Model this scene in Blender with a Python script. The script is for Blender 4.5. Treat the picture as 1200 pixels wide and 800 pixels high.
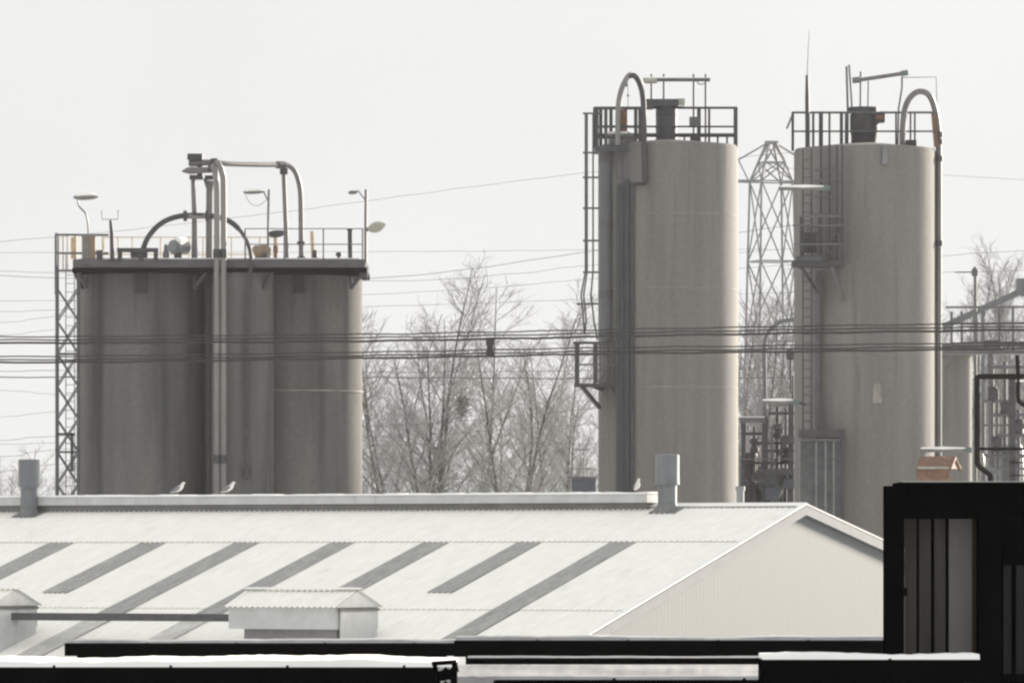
import bpy, math, random
from mathutils import Vector as V, Matrix
for o in list(bpy.data.objects): bpy.data.objects.remove(o)
S = bpy.context.scene
COL = S.collection
R = math.radians
# ------------------------------------------------------------------ camera, sky, sun, exposure
CAMZ, F, HZ = 7.0, 7200.0, 650.0          # eye height; focal length in photo pixels; horizon row
cam = bpy.data.cameras.new('camera'); co = bpy.data.objects.new('camera', cam); COL.objects.link(co)
co.location = (0, 0, CAMZ); co.rotation_euler = (R(90), 0, 0)
cam.sensor_fit = 'HORIZONTAL'; cam.sensor_width = 36; cam.lens = F / 1200 * 36
cam.shift_y = (HZ - 400) / 1200; cam.clip_start = .5; cam.clip_end = 6000
S.camera = co
SUN_EL, SUN_AZ = R(12), R(40)             # low weak sun through cloud, behind and right (azimuth from +Y towards +X)
w = bpy.data.worlds.new('World'); S.world = w; w.use_nodes = True
nt = w.node_tree; bg = nt.nodes['Background']
sky = nt.nodes.new('ShaderNodeTexSky'); sky.sky_type = 'NISHITA'; sky.sun_disc = False
sky.sun_elevation = SUN_EL; sky.sun_rotation = SUN_AZ; sky.dust_density = 3; sky.air_density = 1.5
hs = nt.nodes.new('ShaderNodeHueSaturation'); hs.inputs['Saturation'].default_value = .12; hs.inputs['Value'].default_value = 1.0
mx = nt.nodes.new('ShaderNodeMix'); mx.data_type = 'RGBA'; mx.inputs[0].default_value = .93
nt.links.new(sky.outputs[0], hs.inputs['Color']); nt.links.new(hs.outputs[0], mx.inputs[6])
# cloud cover, brighter overhead than at the horizon as under any overcast sky
tcw = nt.nodes.new('ShaderNodeTexCoord'); sx = nt.nodes.new('ShaderNodeSeparateXYZ'); mr = nt.nodes.new('ShaderNodeMapRange')
nt.links.new(tcw.outputs['Generated'], sx.inputs[0]); nt.links.new(sx.outputs[2], mr.inputs[0])
mr.inputs[1].default_value = 0; mr.inputs[2].default_value = 1; mr.inputs[3].default_value = 1; mr.inputs[4].default_value = 1.6
vm = nt.nodes.new('ShaderNodeVectorMath'); vm.operation = 'SCALE'; vm.inputs[0].default_value = (4.44, 4.49, 4.49)
nt.links.new(mr.outputs[0], vm.inputs['Scale']); cn = nt.nodes.new('ShaderNodeTexNoise'); cn.inputs['Scale'].default_value = 9; cn.inputs['Detail'].default_value = 3
cr_ = nt.nodes.new('ShaderNodeMapRange'); cr_.inputs[1].default_value = .3; cr_.inputs[2].default_value = .7; cr_.inputs[3].default_value = .955; cr_.inputs[4].default_value = 1.035
v2_ = nt.nodes.new('ShaderNodeVectorMath'); v2_.operation = 'SCALE'
nt.links.new(tcw.outputs['Generated'], cn.inputs[0]); nt.links.new(cn.outputs[0], cr_.inputs[0]); nt.links.new(cr_.outputs[0], v2_.inputs['Scale'])
nt.links.new(vm.outputs[0], v2_.inputs[0]); nt.links.new(v2_.outputs[0], mx.inputs[7])
nt.links.new(mx.outputs[2], bg.inputs[0]); bg.inputs[1].default_value = .0637
sl = bpy.data.lights.new('sun', 'SUN'); sl.energy = 4.7; sl.angle = R(7); sl.color = (1, .90, .77)
so = bpy.data.objects.new('sun', sl); COL.objects.link(so)
sd = V((math.sin(SUN_AZ) * math.cos(SUN_EL), math.cos(SUN_AZ) * math.cos(SUN_EL), math.sin(SUN_EL)))
so.rotation_euler = sd.to_track_quat('Z', 'Y').to_euler(); so.location = (60, 60, 60)
S.view_settings.view_transform = 'Standard'; S.view_settings.look = 'None'; S.view_settings.exposure = 1.5
S.view_settings.gamma = 1; S.view_settings.use_curve_mapping = False
S.render.engine = 'CYCLES'; S.cycles.filter_width = 2.4
S.render.resolution_x, S.render.resolution_y = 1024, 682

# ------------------------------------------------------------------ helpers
def P(px, py, Y): return V(((px - 600) * Y / F, Y, CAMZ + (HZ - py) * Y / F))
def s(Y): return Y / F

class MB:
    def __init__(self): self.v = []; self.f = []
    def add(self, vs, fs):
        n = len(self.v); self.v += [tuple(x) for x in vs]; self.f += [tuple(i + n for i in f) for f in fs]; return self
    def obox(self, o, a, b, c):           # corner + three edge vectors
        o, a, b, c = V(o), V(a), V(b), V(c)
        vs = [o, o + a, o + a + b, o + b, o + c, o + a + c, o + a + b + c, o + b + c]
        fs = [(0, 3, 2, 1), (4, 5, 6, 7), (0, 1, 5, 4), (1, 2, 6, 5), (2, 3, 7, 6), (3, 0, 4, 7)]
        if a.cross(b).dot(c) < 0: fs = [tuple(reversed(f)) for f in fs]
        return self.add(vs, fs)
    def box(self, c, sz, rz=0):
        m = Matrix.Rotation(rz, 3, 'Z'); a, b, d = m @ V((sz[0], 0, 0)), m @ V((0, sz[1], 0)), V((0, 0, sz[2]))
        return self.obox(V(c) - (a + b + d) / 2, a, b, d)
    def bar(self, p, q, w, h=None):       # square bar
        p, q = V(p), V(q); h = h or w; d = (q - p)
        up = V((0, 0, 1)) if abs(d.normalized().z) < .95 else V((1, 0, 0))
        a = d.cross(up).normalized() * w; b = a.cross(d).normalized() * h
        return self.obox(p - a / 2 - b / 2, d, a, b)
    def tube(self, pts, r, n=8, cap=True):
        pts = [V(p) for p in pts]; k = len(pts); rr = r if isinstance(r, (list, tuple)) else [r] * k
        base = len(self.v); a = None; vs = []; fs = []
        for i, p in enumerate(pts):
            t = (pts[min(i + 1, k - 1)] - pts[max(i - 1, 0)])
            t = t.normalized() if t.length > 1e-9 else V((0, 0, 1))
            if a is None:
                a = t.cross(V((0, 0, 1)) if abs(t.z) < .9 else V((1, 0, 0))).normalized()
            else:
                a = (a - t * a.dot(t)).normalized()
            b = t.cross(a)
            for j in range(n):
                th = 2 * math.pi * j / n; vs.append(p + (a * math.cos(th) + b * math.sin(th)) * rr[i])
        for i in range(k - 1):
            for j in range(n):
                j2 = (j + 1) % n; fs.append((i * n + j, i * n + j2, (i + 1) * n + j2, (i + 1) * n + j))
        if cap: fs.append(tuple(range(n - 1, -1, -1))); fs.append(tuple((k - 1) * n + j for j in range(n)))
        return self.add(vs, fs)
    def lathe(self, c, prof, n=32, cap=True):   # prof: (r, z) from bottom to top
        c = V(c); vs = []; fs = []
        for r, z in prof:
            for j in range(n):
                th = 2 * math.pi * j / n; vs.append(c + V((r * math.cos(th), r * math.sin(th), z)))
        for i in range(len(prof) - 1):
            for j in range(n):
                j2 = (j + 1) % n; fs.append((i * n + j, i * n + j2, (i + 1) * n + j2, (i + 1) * n + j))
        if cap: fs.append(tuple(range(n - 1, -1, -1))); fs.append(tuple((len(prof) - 1) * n + j for j in range(n)))
        return self.add(vs, fs)
    def prism(self, poly, d):             # planar polygon extruded by vector d
        poly = [V(p) for p in poly]; d = V(d); n = len(poly)
        nn = V((0, 0, 0))
        for i in range(n): nn += poly[i].cross(poly[(i + 1) % n])
        if nn.dot(d) > 0: poly.reverse()
        return self.add(poly + [p + d for p in poly], [tuple(range(n)), tuple(range(2 * n - 1, n - 1, -1))] +
                        [((i + 1) % n, i, i + n, (i + 1) % n + n) for i in range(n)])
    def loft(self, rings):                # list of equal rings, capped
        n = len(rings[0]); vs = [p for r in rings for p in r]; fs = []
        for i in range(len(rings) - 1):
            for j in range(n):
                j2 = (j + 1) % n; fs.append((i * n + j, i * n + j2, (i + 1) * n + j2, (i + 1) * n + j))
        fs.append(tuple(range(n - 1, -1, -1))); fs.append(tuple((len(rings) - 1) * n + j for j in range(n)))
        return self.add(vs, fs)

def root_loc(o):
    while o.parent: o = o.parent
    return o.location.copy()
def part(name, mb, mat, parent=None, smooth=True, label=None, loc=None):
    off = root_loc(parent) if parent else V(loc or (0, 0, 0))
    me = bpy.data.meshes.new(name); me.from_pydata([(x - off.x, y - off.y, z - off.z) for x, y, z in mb.v], [], mb.f)
    me.materials.append(mat); me.update()
    if smooth:
        me.polygons.foreach_set('use_smooth', [True] * len(me.polygons))
        me.set_sharp_from_angle(angle=R(38))
    o = bpy.data.objects.new(name, me); COL.objects.link(o)
    if parent: o.parent = parent
    else: o.location = off
    if label: o['label'] = label
    return o
def thing(name, label, cat, loc, group=None):
    o = bpy.data.objects.new(name, None); COL.objects.link(o); o.location = loc; o.empty_display_size = .3
    o['label'] = label; o['category'] = cat
    if group: o['group'] = group
    return o
def solo(name, mb, mat, label, cat, loc, group=None, smooth=True):
    o = part(name, mb, mat, None, smooth, None, loc); o['label'] = label; o['category'] = cat
    if group: o['group'] = group
    return o
def copy_tree(o, loc=None, label=None, parent=None):
    c = o.copy(); COL.objects.link(c)
    if parent: c.parent = parent
    if loc is not None: c.location = loc
    if label: c['label'] = label
    for ch in list(o.children): copy_tree(ch, parent=c)
    return c
def arc(p, q, up, n=14):                  # half-ellipse from p to q with height up
    p, q = V(p), V(q)
    return [p.lerp(q, .5 - .5 * math.cos(math.pi * i / n)) + V((0, 0, up * math.sin(math.pi * i / n))) for i in range(n + 1)]
def smooth_path(pts, n=6):                # Catmull-Rom
    pts = [V(p) for p in pts]; out = []
    for i in range(len(pts) - 1):
        a, b, c, d = pts[max(i - 1, 0)], pts[i], pts[i + 1], pts[min(i + 2, len(pts) - 1)]
        for k in range(n):
            t = k / n
            out.append(.5 * (2 * b + (c - a) * t + (2 * a - 5 * b + 4 * c - d) * t * t + (3 * b - a - 3 * c + d) * t ** 3))
    out.append(pts[-1]); return out

# ------------------------------------------------------------------ materials
def mat(name, c1, c2=None, scale=(3, 3, 3), detail=6, rough=.8, spec=.3, metal=0, bump=0, bscale=None, rotz=0,
        c3=None, scale3=(.5, .5, .5), lo3=.5, hi3=.7, lo=.35, hi=.65, c4=None, scale4=(4, 4, .3), lo4=.58, hi4=.7, fine=0):
    m = bpy.data.materials.new(name); m.use_nodes = True; t = m.node_tree; N = t.nodes; L = t.links
    b = N['Principled BSDF']; b.inputs['Roughness'].default_value = rough; b.inputs['Metallic'].default_value = metal
    b.inputs['Specular IOR Level'].default_value = spec
    tc = N.new('ShaderNodeTexCoord')
    def noise(sc, det=detail):
        mp = N.new('ShaderNodeMapping'); mp.inputs['Scale'].default_value = sc; mp.inputs['Rotation'].default_value = (0, 0, rotz)
        mp.vector_type = 'POINT'
        if rotz:                          # rotate first, then stretch
            m0 = N.new('ShaderNodeMapping'); m0.inputs['Rotation'].default_value = (0, 0, rotz); mp.inputs['Rotation'].default_value = (0, 0, 0)
            L.new(tc.outputs['Object'], m0.inputs[0]); L.new(m0.outputs[0], mp.inputs[0])
        else: L.new(tc.outputs['Object'], mp.inputs[0])
        n = N.new('ShaderNodeTexNoise'); n.inputs['Scale'].default_value = 1; n.inputs['Detail'].default_value = det
        n.inputs['Roughness'].default_value = .6; L.new(mp.outputs[0], n.inputs[0]); return n.outputs[0]
    def ramp(src, a, z):
        r = N.new('ShaderNodeMapRange'); r.inputs[1].default_value = a; r.inputs[2].default_value = z; r.clamp = True
        L.new(src, r.inputs[0]); return r.outputs[0]
    def mix(f, a, c):
        x = N.new('ShaderNodeMix'); x.data_type = 'RGBA'; L.new(f, x.inputs[0])
        for k, q in ((6, a), (7, c)):
            if isinstance(q, tuple): x.inputs[k].default_value = (*q, 1)
            else: L.new(q, x.inputs[k])
        return x.outputs[2]
    c2 = c2 or tuple(x * .75 for x in c1)
    col = mix(ramp(noise(scale), lo, hi), c1, c2)
    if c3: col = mix(ramp(noise(scale3), lo3, hi3), col, c3)
    if c4: col = mix(ramp(noise(scale4, 10), lo4, hi4), col, c4)
    if fine:
        x = N.new('ShaderNodeMix'); x.data_type = 'RGBA'; x.blend_type = 'OVERLAY'; x.inputs[0].default_value = fine
        L.new(col, x.inputs[6]); L.new(noise((7, 7, 7), 10), x.inputs[7]); col = x.outputs[2]
    L.new(col, b.inputs['Base Color'])
    if bump:
        bp = N.new('ShaderNodeBump'); bp.inputs['Strength'].default_value = bump; bp.inputs['Distance'].default_value = .02
        L.new(noise(bscale or scale), bp.inputs['Height']); L.new(bp.outputs[0], b.inputs['Normal'])
    return m
M = {}
M['snow'] = mat('snow', (.80, .80, .77), (.74, .74, .72), (1.2, 1.2, 1.2), rough=.9, spec=.1, bump=.5, bscale=(6, 6, 6))
M['roof_snow'] = mat('thin snow on roofing sheets', (.83, .82, .765), (.765, .755, .70), (5, .25, 5), rough=.9, spec=.1, rotz=R(30),
                     c3=(.66, .66, .62), scale3=(2.2, .6, 2), lo3=.58, hi3=.82, bump=.4, bscale=(9, 3, 9))
M['skylight'] = mat('dirty fibreglass sheet', (.25, .246, .23), (.31, .305, .29), (6, .5, 6), rough=.6, rotz=R(30),
                    c3=(.42, .415, .39), scale3=(2.2, .8, 2), lo3=.52, hi3=.85, c4=(.16, .15, .13), scale4=(5, .35, 5), lo4=.58, hi4=.75, fine=.3)
M['skylight_snowy'] = mat('snow dusted fibreglass sheet', (.50, .495, .46), (.42, .41, .38), (6, .8, 6), rough=.7, rotz=R(30), c3=(.62, .61, .58), scale3=(2, 1, 2), lo3=.5, hi3=.7)
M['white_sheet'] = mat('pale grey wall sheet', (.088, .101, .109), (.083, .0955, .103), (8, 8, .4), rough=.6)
M['white_trim'] = mat('weathered white trim', (.52, .53, .53), (.44, .445, .44), (2, 2, 2), rough=.7, c4=(.30, .29, .27), scale4=(5, 5, .6), lo4=.62, hi4=.8)
M['barge'] = mat('pale grey barge trim', (.16, .175, .19), (.135, .147, .16), (2, 2, 2), rough=.7)
M['shaded_snow'] = mat('snow darkened for shade', (.31, .315, .32), (.19, .19, .195), (3, 1, 3), rough=.8, bump=.5, bscale=(12, 12, 12))  # grey copy of the snow, shade of the foreground strips in its colour
M['grey_trim'] = mat('grey flashing', (.2, .2, .2), (.15, .15, .15), (2, 2, 2), rough=.6)
M['dark_trim'] = mat('dark slate trim', (.085, .083, .09), (.06, .06, .065), (3, 3, 3), rough=.6)
M['galv'] = mat('galvanised steel', (.185, .198, .21), (.14, .152, .165), (3, 3, 1.2), rough=.5, metal=.3)
M['black'] = mat('black painted steel', (.0014, .0014, .0016), (.0026, .0026, .003), (5, 5, 5), rough=.9, spec=.0)
M['board'] = mat('dark grey boards', (.072, .068, .065), (.048, .046, .045), (9, 9, .8), rough=.85, spec=.1)
M['board_dark'] = mat('blackened boards', (.026, .025, .026), (.016, .016, .017), (9, 9, .8), rough=.9, spec=.05)
M['board_pale'] = mat('pale grey board', (.165, .162, .155), (.13, .128, .123), (4, 4, .8), rough=.85, spec=.1)
M['wood_edge'] = mat('brown timber edge', (.045, .03, .012), (.025, .018, .008), (9, 9, 1), rough=.85, spec=.1)
M['concA'] = mat('dark stained concrete', (.122, .121, .117), (.090, .090, .089), (1.1, 1.1, .06), rough=.9, spec=.15,
                 c3=(.140, .138, .130), scale3=(.7, .7, .16), lo3=.5, hi3=.75, bump=.3, bscale=(5, 5, 5), c4=(.054, .054, .055), scale4=(.9, .9, .06), lo4=.54, hi4=.68, fine=.25)
M['concB'] = mat('tan grey concrete', (.168, .163, .154), (.137, .133, .128), (1.6, 1.6, .08), rough=.85, spec=.2,
                 c3=(.125, .123, .121), scale3=(.8, .8, .10), lo3=.5, hi3=.78, bump=.3, bscale=(5, 5, 5), c4=(.088, .079, .069), scale4=(1.8, 1.8, .10), lo4=.57, hi4=.76, fine=.22)
M['band'] = mat('pale joint', (.25, .24, .225), (.15, .145, .138), (2, 2, 2))
M['deck'] = mat('dark deck concrete', (.10, .10, .105), (.07, .07, .075), (2, 2, 4), rough=.9, spec=.1)
M['steel'] = mat('dark grey steel', (.055, .056, .062), (.035, .036, .04), (4, 4, 4), rough=.6, spec=.3)
M['steel_mid'] = mat('mid grey steel', (.11, .112, .12), (.075, .077, .085), (3, 3, 3), rough=.6, spec=.3)
M['duct'] = mat('grey blue duct', (.125, .132, .145), (.09, .096, .108), (3, 3, .6), rough=.55)
M['pylon'] = mat('haze pale galvanised lattice', (.21, .215, .22), (.16, .165, .17), (1, 1, 1), rough=.7)  # lattice grey made paler to imitate haze at its distance
M['blue_steel'] = mat('blue grey steel', (.062, .067, .077), (.045, .049, .058), (3, 3, 1), rough=.55, spec=.3)
M['pipe_pale'] = mat('pale grey pipe', (.20, .197, .19), (.145, .142, .138), (4, 4, .5), rough=.5)
M['pipe_mid'] = mat('grey pipe', (.145, .14, .14), (.10, .10, .10), (4, 4, .6), rough=.5)
M['yellow'] = mat('faded cream railing paint', (.50, .42, .28), (.38, .28, .17), (4, 4, 4), rough=.7)
M['rust'] = mat('rusty steel', (.20, .10, .062), (.12, .068, .05), (4, 4, 4), rough=.85)
M['tan'] = mat('tan cabinet', (.25, .19, .13), (.17, .13, .1), (4, 4, 1), rough=.8)
M['orange'] = mat('orange brown roof sheet', (.19, .105, .07), (.13, .075, .055), (5, 5, 5), rough=.75, c3=(.42, .33, .24), scale3=(3, 3, 3), lo3=.58, hi3=.75)
M['lamp_grey'] = mat('grey lamp housing', (.16, .165, .165), (.11, .115, .115), (6, 6, 6), rough=.5)
M['lamp_glass'] = mat('dull lamp glass', (.33, .33, .27), (.24, .24, .2), (6, 6, 6), rough=.3, spec=.5)
M['green_lamp'] = mat('green grey lamp end', (.12, .155, .148), (.09, .12, .115), (6, 6, 6), rough=.5)
M['bark'] = mat('grey bark', (.092, .088, .082), (.062, .060, .057), (2, 2, .6), rough=.95, spec=.05)
M['twig'] = mat('frosted haze pale twigs', (.31, .31, .307), (.23, .23, .228), (.6, .6, .6), rough=.95, spec=.05)  # pale with frost, and lightened further to stand for distance haze
M['nest'] = mat('nest sticks', (.075, .068, .058), None, (9, 9, 9), rough=.95)
M['cable'] = mat('black cable', (.035, .035, .037), (.025, .025, .027), (1, 1, 1), rough=.7, spec=.15)
M['wire'] = mat('grey wire', (.10, .10, .10), (.085, .085, .085), (1, 1, 1), rough=.7)
M['gull_white'] = mat('white feathers', (.72, .72, .70), (.6, .6, .6), (20, 20, 20), rough=.9, bump=.3, bscale=(60, 60, 60))
M['gull_grey'] = mat('grey wing feathers', (.22, .225, .235), (.17, .175, .185), (20, 60, 20), rough=.9, bump=.3, bscale=(60, 60, 60))
M['beak'] = mat('yellow beak', (.5, .35, .08), None, (20, 20, 20))
M['dark_eye'] = mat('dark eye', (.02, .02, .02), None, (20, 20, 20), rough=.3)
M['leg'] = mat('pinkish leg', (.4, .27, .23), None, (20, 20, 20))
M['blue_bin'] = mat('dark blue grey housing', (.06, .07, .09), (.045, .05, .065), (3, 3, 3), rough=.7)

# ------------------------------------------------------------------ ground and haze
g = MB(); n = 36
random.seed(3)
for j in range(n + 1):
    for i in range(n + 1):
        x, y = -650 + 1300 * i / n, -100 + 1300 * j / n
        g.v.append((x, y, -.004 if (abs(x) < 90 and y < 330) else random.uniform(-.25, .1)))
for j in range(n):
    for i in range(n):
        a = j * (n + 1) + i; g.f.append((a, a + 1, a + n + 2, a + n + 1))
o = part('ground', g, M['snow']); o['kind'] = 'structure'
hz = MB().obox((-660, -110, -1.3), (1320, 0, 0), (0, 1320, 0), (0, 0, 47.3))
hm = bpy.data.materials.new('haze air'); hm.use_nodes = True
for nd in list(hm.node_tree.nodes):
    if nd.type != 'OUTPUT_MATERIAL': hm.node_tree.nodes.remove(nd)
pv = hm.node_tree.nodes.new('ShaderNodeVolumePrincipled'); pv.inputs['Color'].default_value = (.96, .965, .97, 1); pv.inputs['Density'].default_value = .00013
hm.node_tree.links.new(pv.outputs[0], hm.node_tree.nodes['Material Output'].inputs['Volume'])
o = part('haze', hz, hm, smooth=False); o['kind'] = 'stuff'

# ------------------------------------------------------------------ warehouse with a snowy roof
RD = V((math.cos(R(30)), -.5, 0)); UD = V((-.5, -math.cos(R(30)), 0)); K = .2825; KF = .206
AP = P(940, 592, 170)
def W(t, L, dz=0): return AP - RD * t + UD * L + V((0, 0, (-K * L if L > 0 else KF * L) + dz))
def WZ(t, L, z): p = AP - RD * t + UD * L; return V((p.x, p.y, z))
def winv(px, py):
    d = V(((px - 600) / F, 1, (HZ - py) / F)); C = V((0, 0, CAMZ))
    m = Matrix((-RD, UD + V((0, 0, -K)), -d)).transposed()
    t, L, lam = m.inverted() @ (C - AP); return t, L
TL, LN, LF = 41.0, 17.0, 15.0
wh = thing('warehouse', 'long low warehouse with snowy corrugated roof, seven grey skylight strips and pale gable', 'warehouse', (AP.x, AP.y, 0))
PITCH = .175; Z0 = AP.z
L1 = winv(640, 635)[1]; L2 = winv(640, 715)[1]
def corr(mb, t0, t1, La, Lb, da, db, amp=.016, per=6, rows=1):
    k = max(2, int((t1 - t0) / PITCH * per)); base = []
    for i in range(k + 1):
        t = t0 + (t1 - t0) * i / k; h = amp * math.sin(2 * math.pi * t / PITCH)
        base.append([W(t, La + (Lb - La) * r / rows, da + (db - da) * r / rows + h) for r in range(rows + 1)])
    vs = [p for c in base for p in c]; q = rows + 1
    mb.add(vs, [(i * q + r, i * q + r + 1, (i + 1) * q + r + 1, (i + 1) * q + r) for i in range(k) for r in range(rows)])
rf = MB()
corr(rf, -.12, TL, .02, L1, .0, .018); corr(rf, -.12, TL, L1 - .05, L2, .0, .016); corr(rf, -.12, TL, L2 - .05, LN, .0, .02)
corr(rf, -.12, TL, -LF, -.02, 0, 0)
roof = part('roof', rf, M['roof_snow'], wh)
rg = MB()
for sgn in (1, -1):
    pts = [W(-.13, 0, .075), W(TL, 0, .075), W(TL, sgn * .22, .045), W(-.13, sgn * .22, .045)]
    rg.prism(pts, (0, 0, .012))
part('ridge_flashing', rg, M['snow'], roof, smooth=False)
LB = [winv(70, 697)[1], winv(505, 695)[1], winv(415, 693)[1]]
for (xa, xb, yt, yb) in ((48, 79, 640, None), (160, 190, 639, 697), (271, 301, 638, None), (384, 414, 637, None), (495, 525, 636, 693), (607, 637, 635, 695), (718, 748, 634, None)):
    ta, La = winv(xa, yt); tb, _ = winv(xb, yt); Lb = winv(500, yb)[1] if yb else LN - .3
    k = MB()
    if yb: corr(k, tb, ta, L1 + .0, Lb, .012, .036)
    else:
        corr(k, tb, ta, L1 + .0, L2, .012, .034); lz = winv(180, 727)[1] if xa in (271, 384) else LN - .3
        corr(k, tb, ta, L2 - .04, lz, .034, .04)
        if lz < LN - 1:
            kd = MB(); corr(kd, tb, ta, lz - .02, LN - .3, .040, .042)
    part('skylight', k, M['skylight'], roof)
    if not yb and xa in (271, 384): part('skylight', kd, M['skylight_snowy'], roof, label='lower skylight sheet dusted with snow')
# gable wall of vertical sheeting
gw = MB(); prof = []
def gable_top(L): return Z0 - (K * L if L > 0 else -KF * L) - .05
pitch = .2; kk = int((LN + LF - .8) / pitch * 4)
rows = []
for i in range(kk + 1):
    L = -LF + .4 + (LN + LF - .8) * i / kk
    dep = (.0, 0, .0008, .0008)[i % 4]
    rows.append((WZ(-dep, L, 0), WZ(-dep, L, gable_top(L))))
gw.add([p for r in rows for p in r], [(2 * i, 2 * i + 1, 2 * i + 3, 2 * i + 2) for i in range(kk)])
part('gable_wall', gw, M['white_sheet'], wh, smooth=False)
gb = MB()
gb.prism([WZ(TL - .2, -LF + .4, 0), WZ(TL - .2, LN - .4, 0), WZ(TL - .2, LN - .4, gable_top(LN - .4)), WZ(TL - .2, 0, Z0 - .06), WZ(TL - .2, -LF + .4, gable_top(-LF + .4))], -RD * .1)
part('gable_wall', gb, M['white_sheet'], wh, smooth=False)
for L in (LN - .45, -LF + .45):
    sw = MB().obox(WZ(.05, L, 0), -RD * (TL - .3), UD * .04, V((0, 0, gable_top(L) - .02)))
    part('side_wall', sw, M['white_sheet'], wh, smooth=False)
for La, Lb in ((0.0, LN), (0.0, -LF)):
    bb = MB(); a, b2 = W(-.10, La, -.26), W(-.10, Lb, -.26)
    bb.prism([a, b2, b2 + V((0, 0, .25)), a + V((0, 0, .25))], RD * .04)
    bo = part('bargeboard', bb, M['barge'], wh, smooth=False)
    sn = MB(); a, b2 = W(-.15, La, .02), W(-.15, Lb, .02)
    sn.prism([a, b2, b2 + V((0, 0, .035)), a + V((0, 0, .035))], -RD * .16)
    part('snow_edge', sn, M['snow'], bo, smooth=False)
# ridge vent
tv = winv(768, 593)[0]
rv = MB(); a = WZ(tv, -.45, Z0 + .10)
rv.obox(a, -RD * (TL - tv - .3), UD * .95, V((0, 0, .24)))
rvo = part('ridge_vent', rv, M['white_trim'], wh, smooth=False)
op = MB().obox(WZ(tv + .1, -.30, Z0 - .16), -RD * (TL - tv - .5), UD * .62, V((0, 0, .255)))
part('vent_opening', op, M['grey_trim'], rvo, smooth=False)
random.seed(8)
sc = MB(); k = 160; rows = []
for i in range(k + 1):
    t = tv - .02 + (TL - tv - .3) * i / k; e = random.uniform(-.012, .02)
    h = .045 + random.uniform(-.012, .02)
    rows.append([WZ(t, -.47, Z0 + .342), WZ(t, -.40, Z0 + .342 + h), WZ(t, .42, Z0 + .342 + h), WZ(t, .53 + e, Z0 + .342)])
sc.loft(rows)
part('snow_cap', sc, M['snow'], rvo)
def flue(px, py_base, hw, hs, y_mid, y_top):
    t, L = winv(px, py_base); p = W(t, L, 0); q = p.y / F
    st = MB().lathe(p, [(hs * q, -.4), (hs * q, (py_base - y_mid) * q + .08)], 24)
    fo = part('flue', st, M['galv'], wh)
    h0, h1 = (py_base - y_mid) * q, (py_base - y_top) * q
    cw = MB().lathe(p, [(hs * q * .9, h0 + .03), (hw * q, h0), (hw * q, h1), (hw * q * .93, h1 + .02), (.02, h1 + .035)], 28)
    part('cowl', cw, M['galv'], fo)
    rs = MB().lathe(p, [(hw * q * 1.02, h0 - .012), (hw * q * 1.02, h0 + .04)], 28)
    part('cowl_rim', rs, M['galv'], fo)
    fl = MB(); e = .42
    fl.prism([W(t - e, L - e, .022), W(t + e, L - e, .022), W(t + e, L + e * .8, .022), W(t - e, L + e * .8, .022)], (0, 0, .02))
    fl.lathe(p, [(hs * q * 1.25, -.3), (hs * q * 1.12, .16)], 24, cap=False)
    part('flashing', fl, M['grey_trim'], fo)
flue(34, 603, 12.5, 10, 570, 539); flue(782, 598, 14, 11.2, 567, 533)
# stub on the far slope
p = WZ(0, 0, 0); t0 = winv(824, 590)[0] + .3
st = MB().lathe(W(t0, -3.0, 0), [(.11, -.3), (.11, 1.06), (.135, 1.07), (.135, 1.2)], 16)
part('flue', st, M['galv'], wh)
# ridge ventilator houses standing on the near slope
def winvz(px, py, dz):
    m_ = AP.z; AP.z = m_ + dz; q_ = winv(px, py); AP.z = m_; return q_
VH = .55
tm, Lm = winvz(394, 747, VH)
def ventilator(tm, Lm):
    z = W(tm, Lm, 0).z + VH; ln, dp = 3.3, 2.05
    def Q(t, L, h): return WZ(tm + t, Lm - L, z + h)
    b = MB().obox(Q(.05, .08, -.95), -RD * (ln - .45), -UD * (dp - .2), V((0, 0, 1.3)))
    bo = part('ventilator', b, M['grey_trim'], wh, smooth=False)
    h = MB().obox(Q(0, -.06, .22), -RD * ln, -UD * (dp + .12), V((0, 0, .60)))
    ho = part('hood', h, M['white_trim'], bo, smooth=False)
    e = MB().prism([Q(-.03, .12, -.8), Q(-.03, dp - .12, -.8), Q(-.03, dp - .12, .74), Q(-.03, .12, .74)], RD * .05)
    part('end_panel', e, M['white_trim'], bo, smooth=False)
    dl = MB().obox(Q(-.05, .02, .70), -UD * (dp - .05), RD * .06, V((0, 0, .06)))
    part('drip_edge', dl, M['dark_trim'], bo, smooth=False)
    r = MB()
    for La, Lb in ((-.16, dp / 2), (dp + .16, dp / 2)):
        k = int((ln + .2) / PITCH * 6); rows = []
        for i in range(k + 1):
            t = -.1 + (ln + .2) * i / k; hh = .02 * math.sin(2 * math.pi * t / PITCH)
            rows += [Q(t, La, .80 + hh), Q(t, Lb, 1.24 + hh)]
        r.add(rows, [(2 * i, 2 * i + 1, 2 * i + 3, 2 * i + 2) for i in range(k)])
    part('ventilator_roof', r, M['roof_snow'], bo)
    gt = MB().prism([Q(-.07, -.14, .79), Q(-.07, dp + .14, .79), Q(-.07, dp / 2, 1.235)], -RD * .05)
    part('ventilator_gable', gt, M['white_trim'], bo, smooth=False)
    gt = MB().prism([Q(ln, -.14, .79), Q(ln, dp + .14, .79), Q(ln, dp / 2, 1.235)], -RD * .05)
    part('ventilator_gable', gt, M['white_trim'], bo, smooth=False)
    cp = MB()
    for sg in (1, -1):
        cp.prism([Q(-.12, dp / 2, 1.30), Q(ln + .12, dp / 2, 1.30), Q(ln + .12, dp / 2 + sg * .14, 1.262), Q(-.12, dp / 2 + sg * .14, 1.262)], (0, 0, .012))
    part('ridge_cap', cp, M['snow'], bo, smooth=False)
ventilator(tm, Lm)
tm2 = winvz(-24, 752, VH)[0]
ventilator(tm2, Lm)
dz = W(tm, Lm, 0).z + VH
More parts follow.
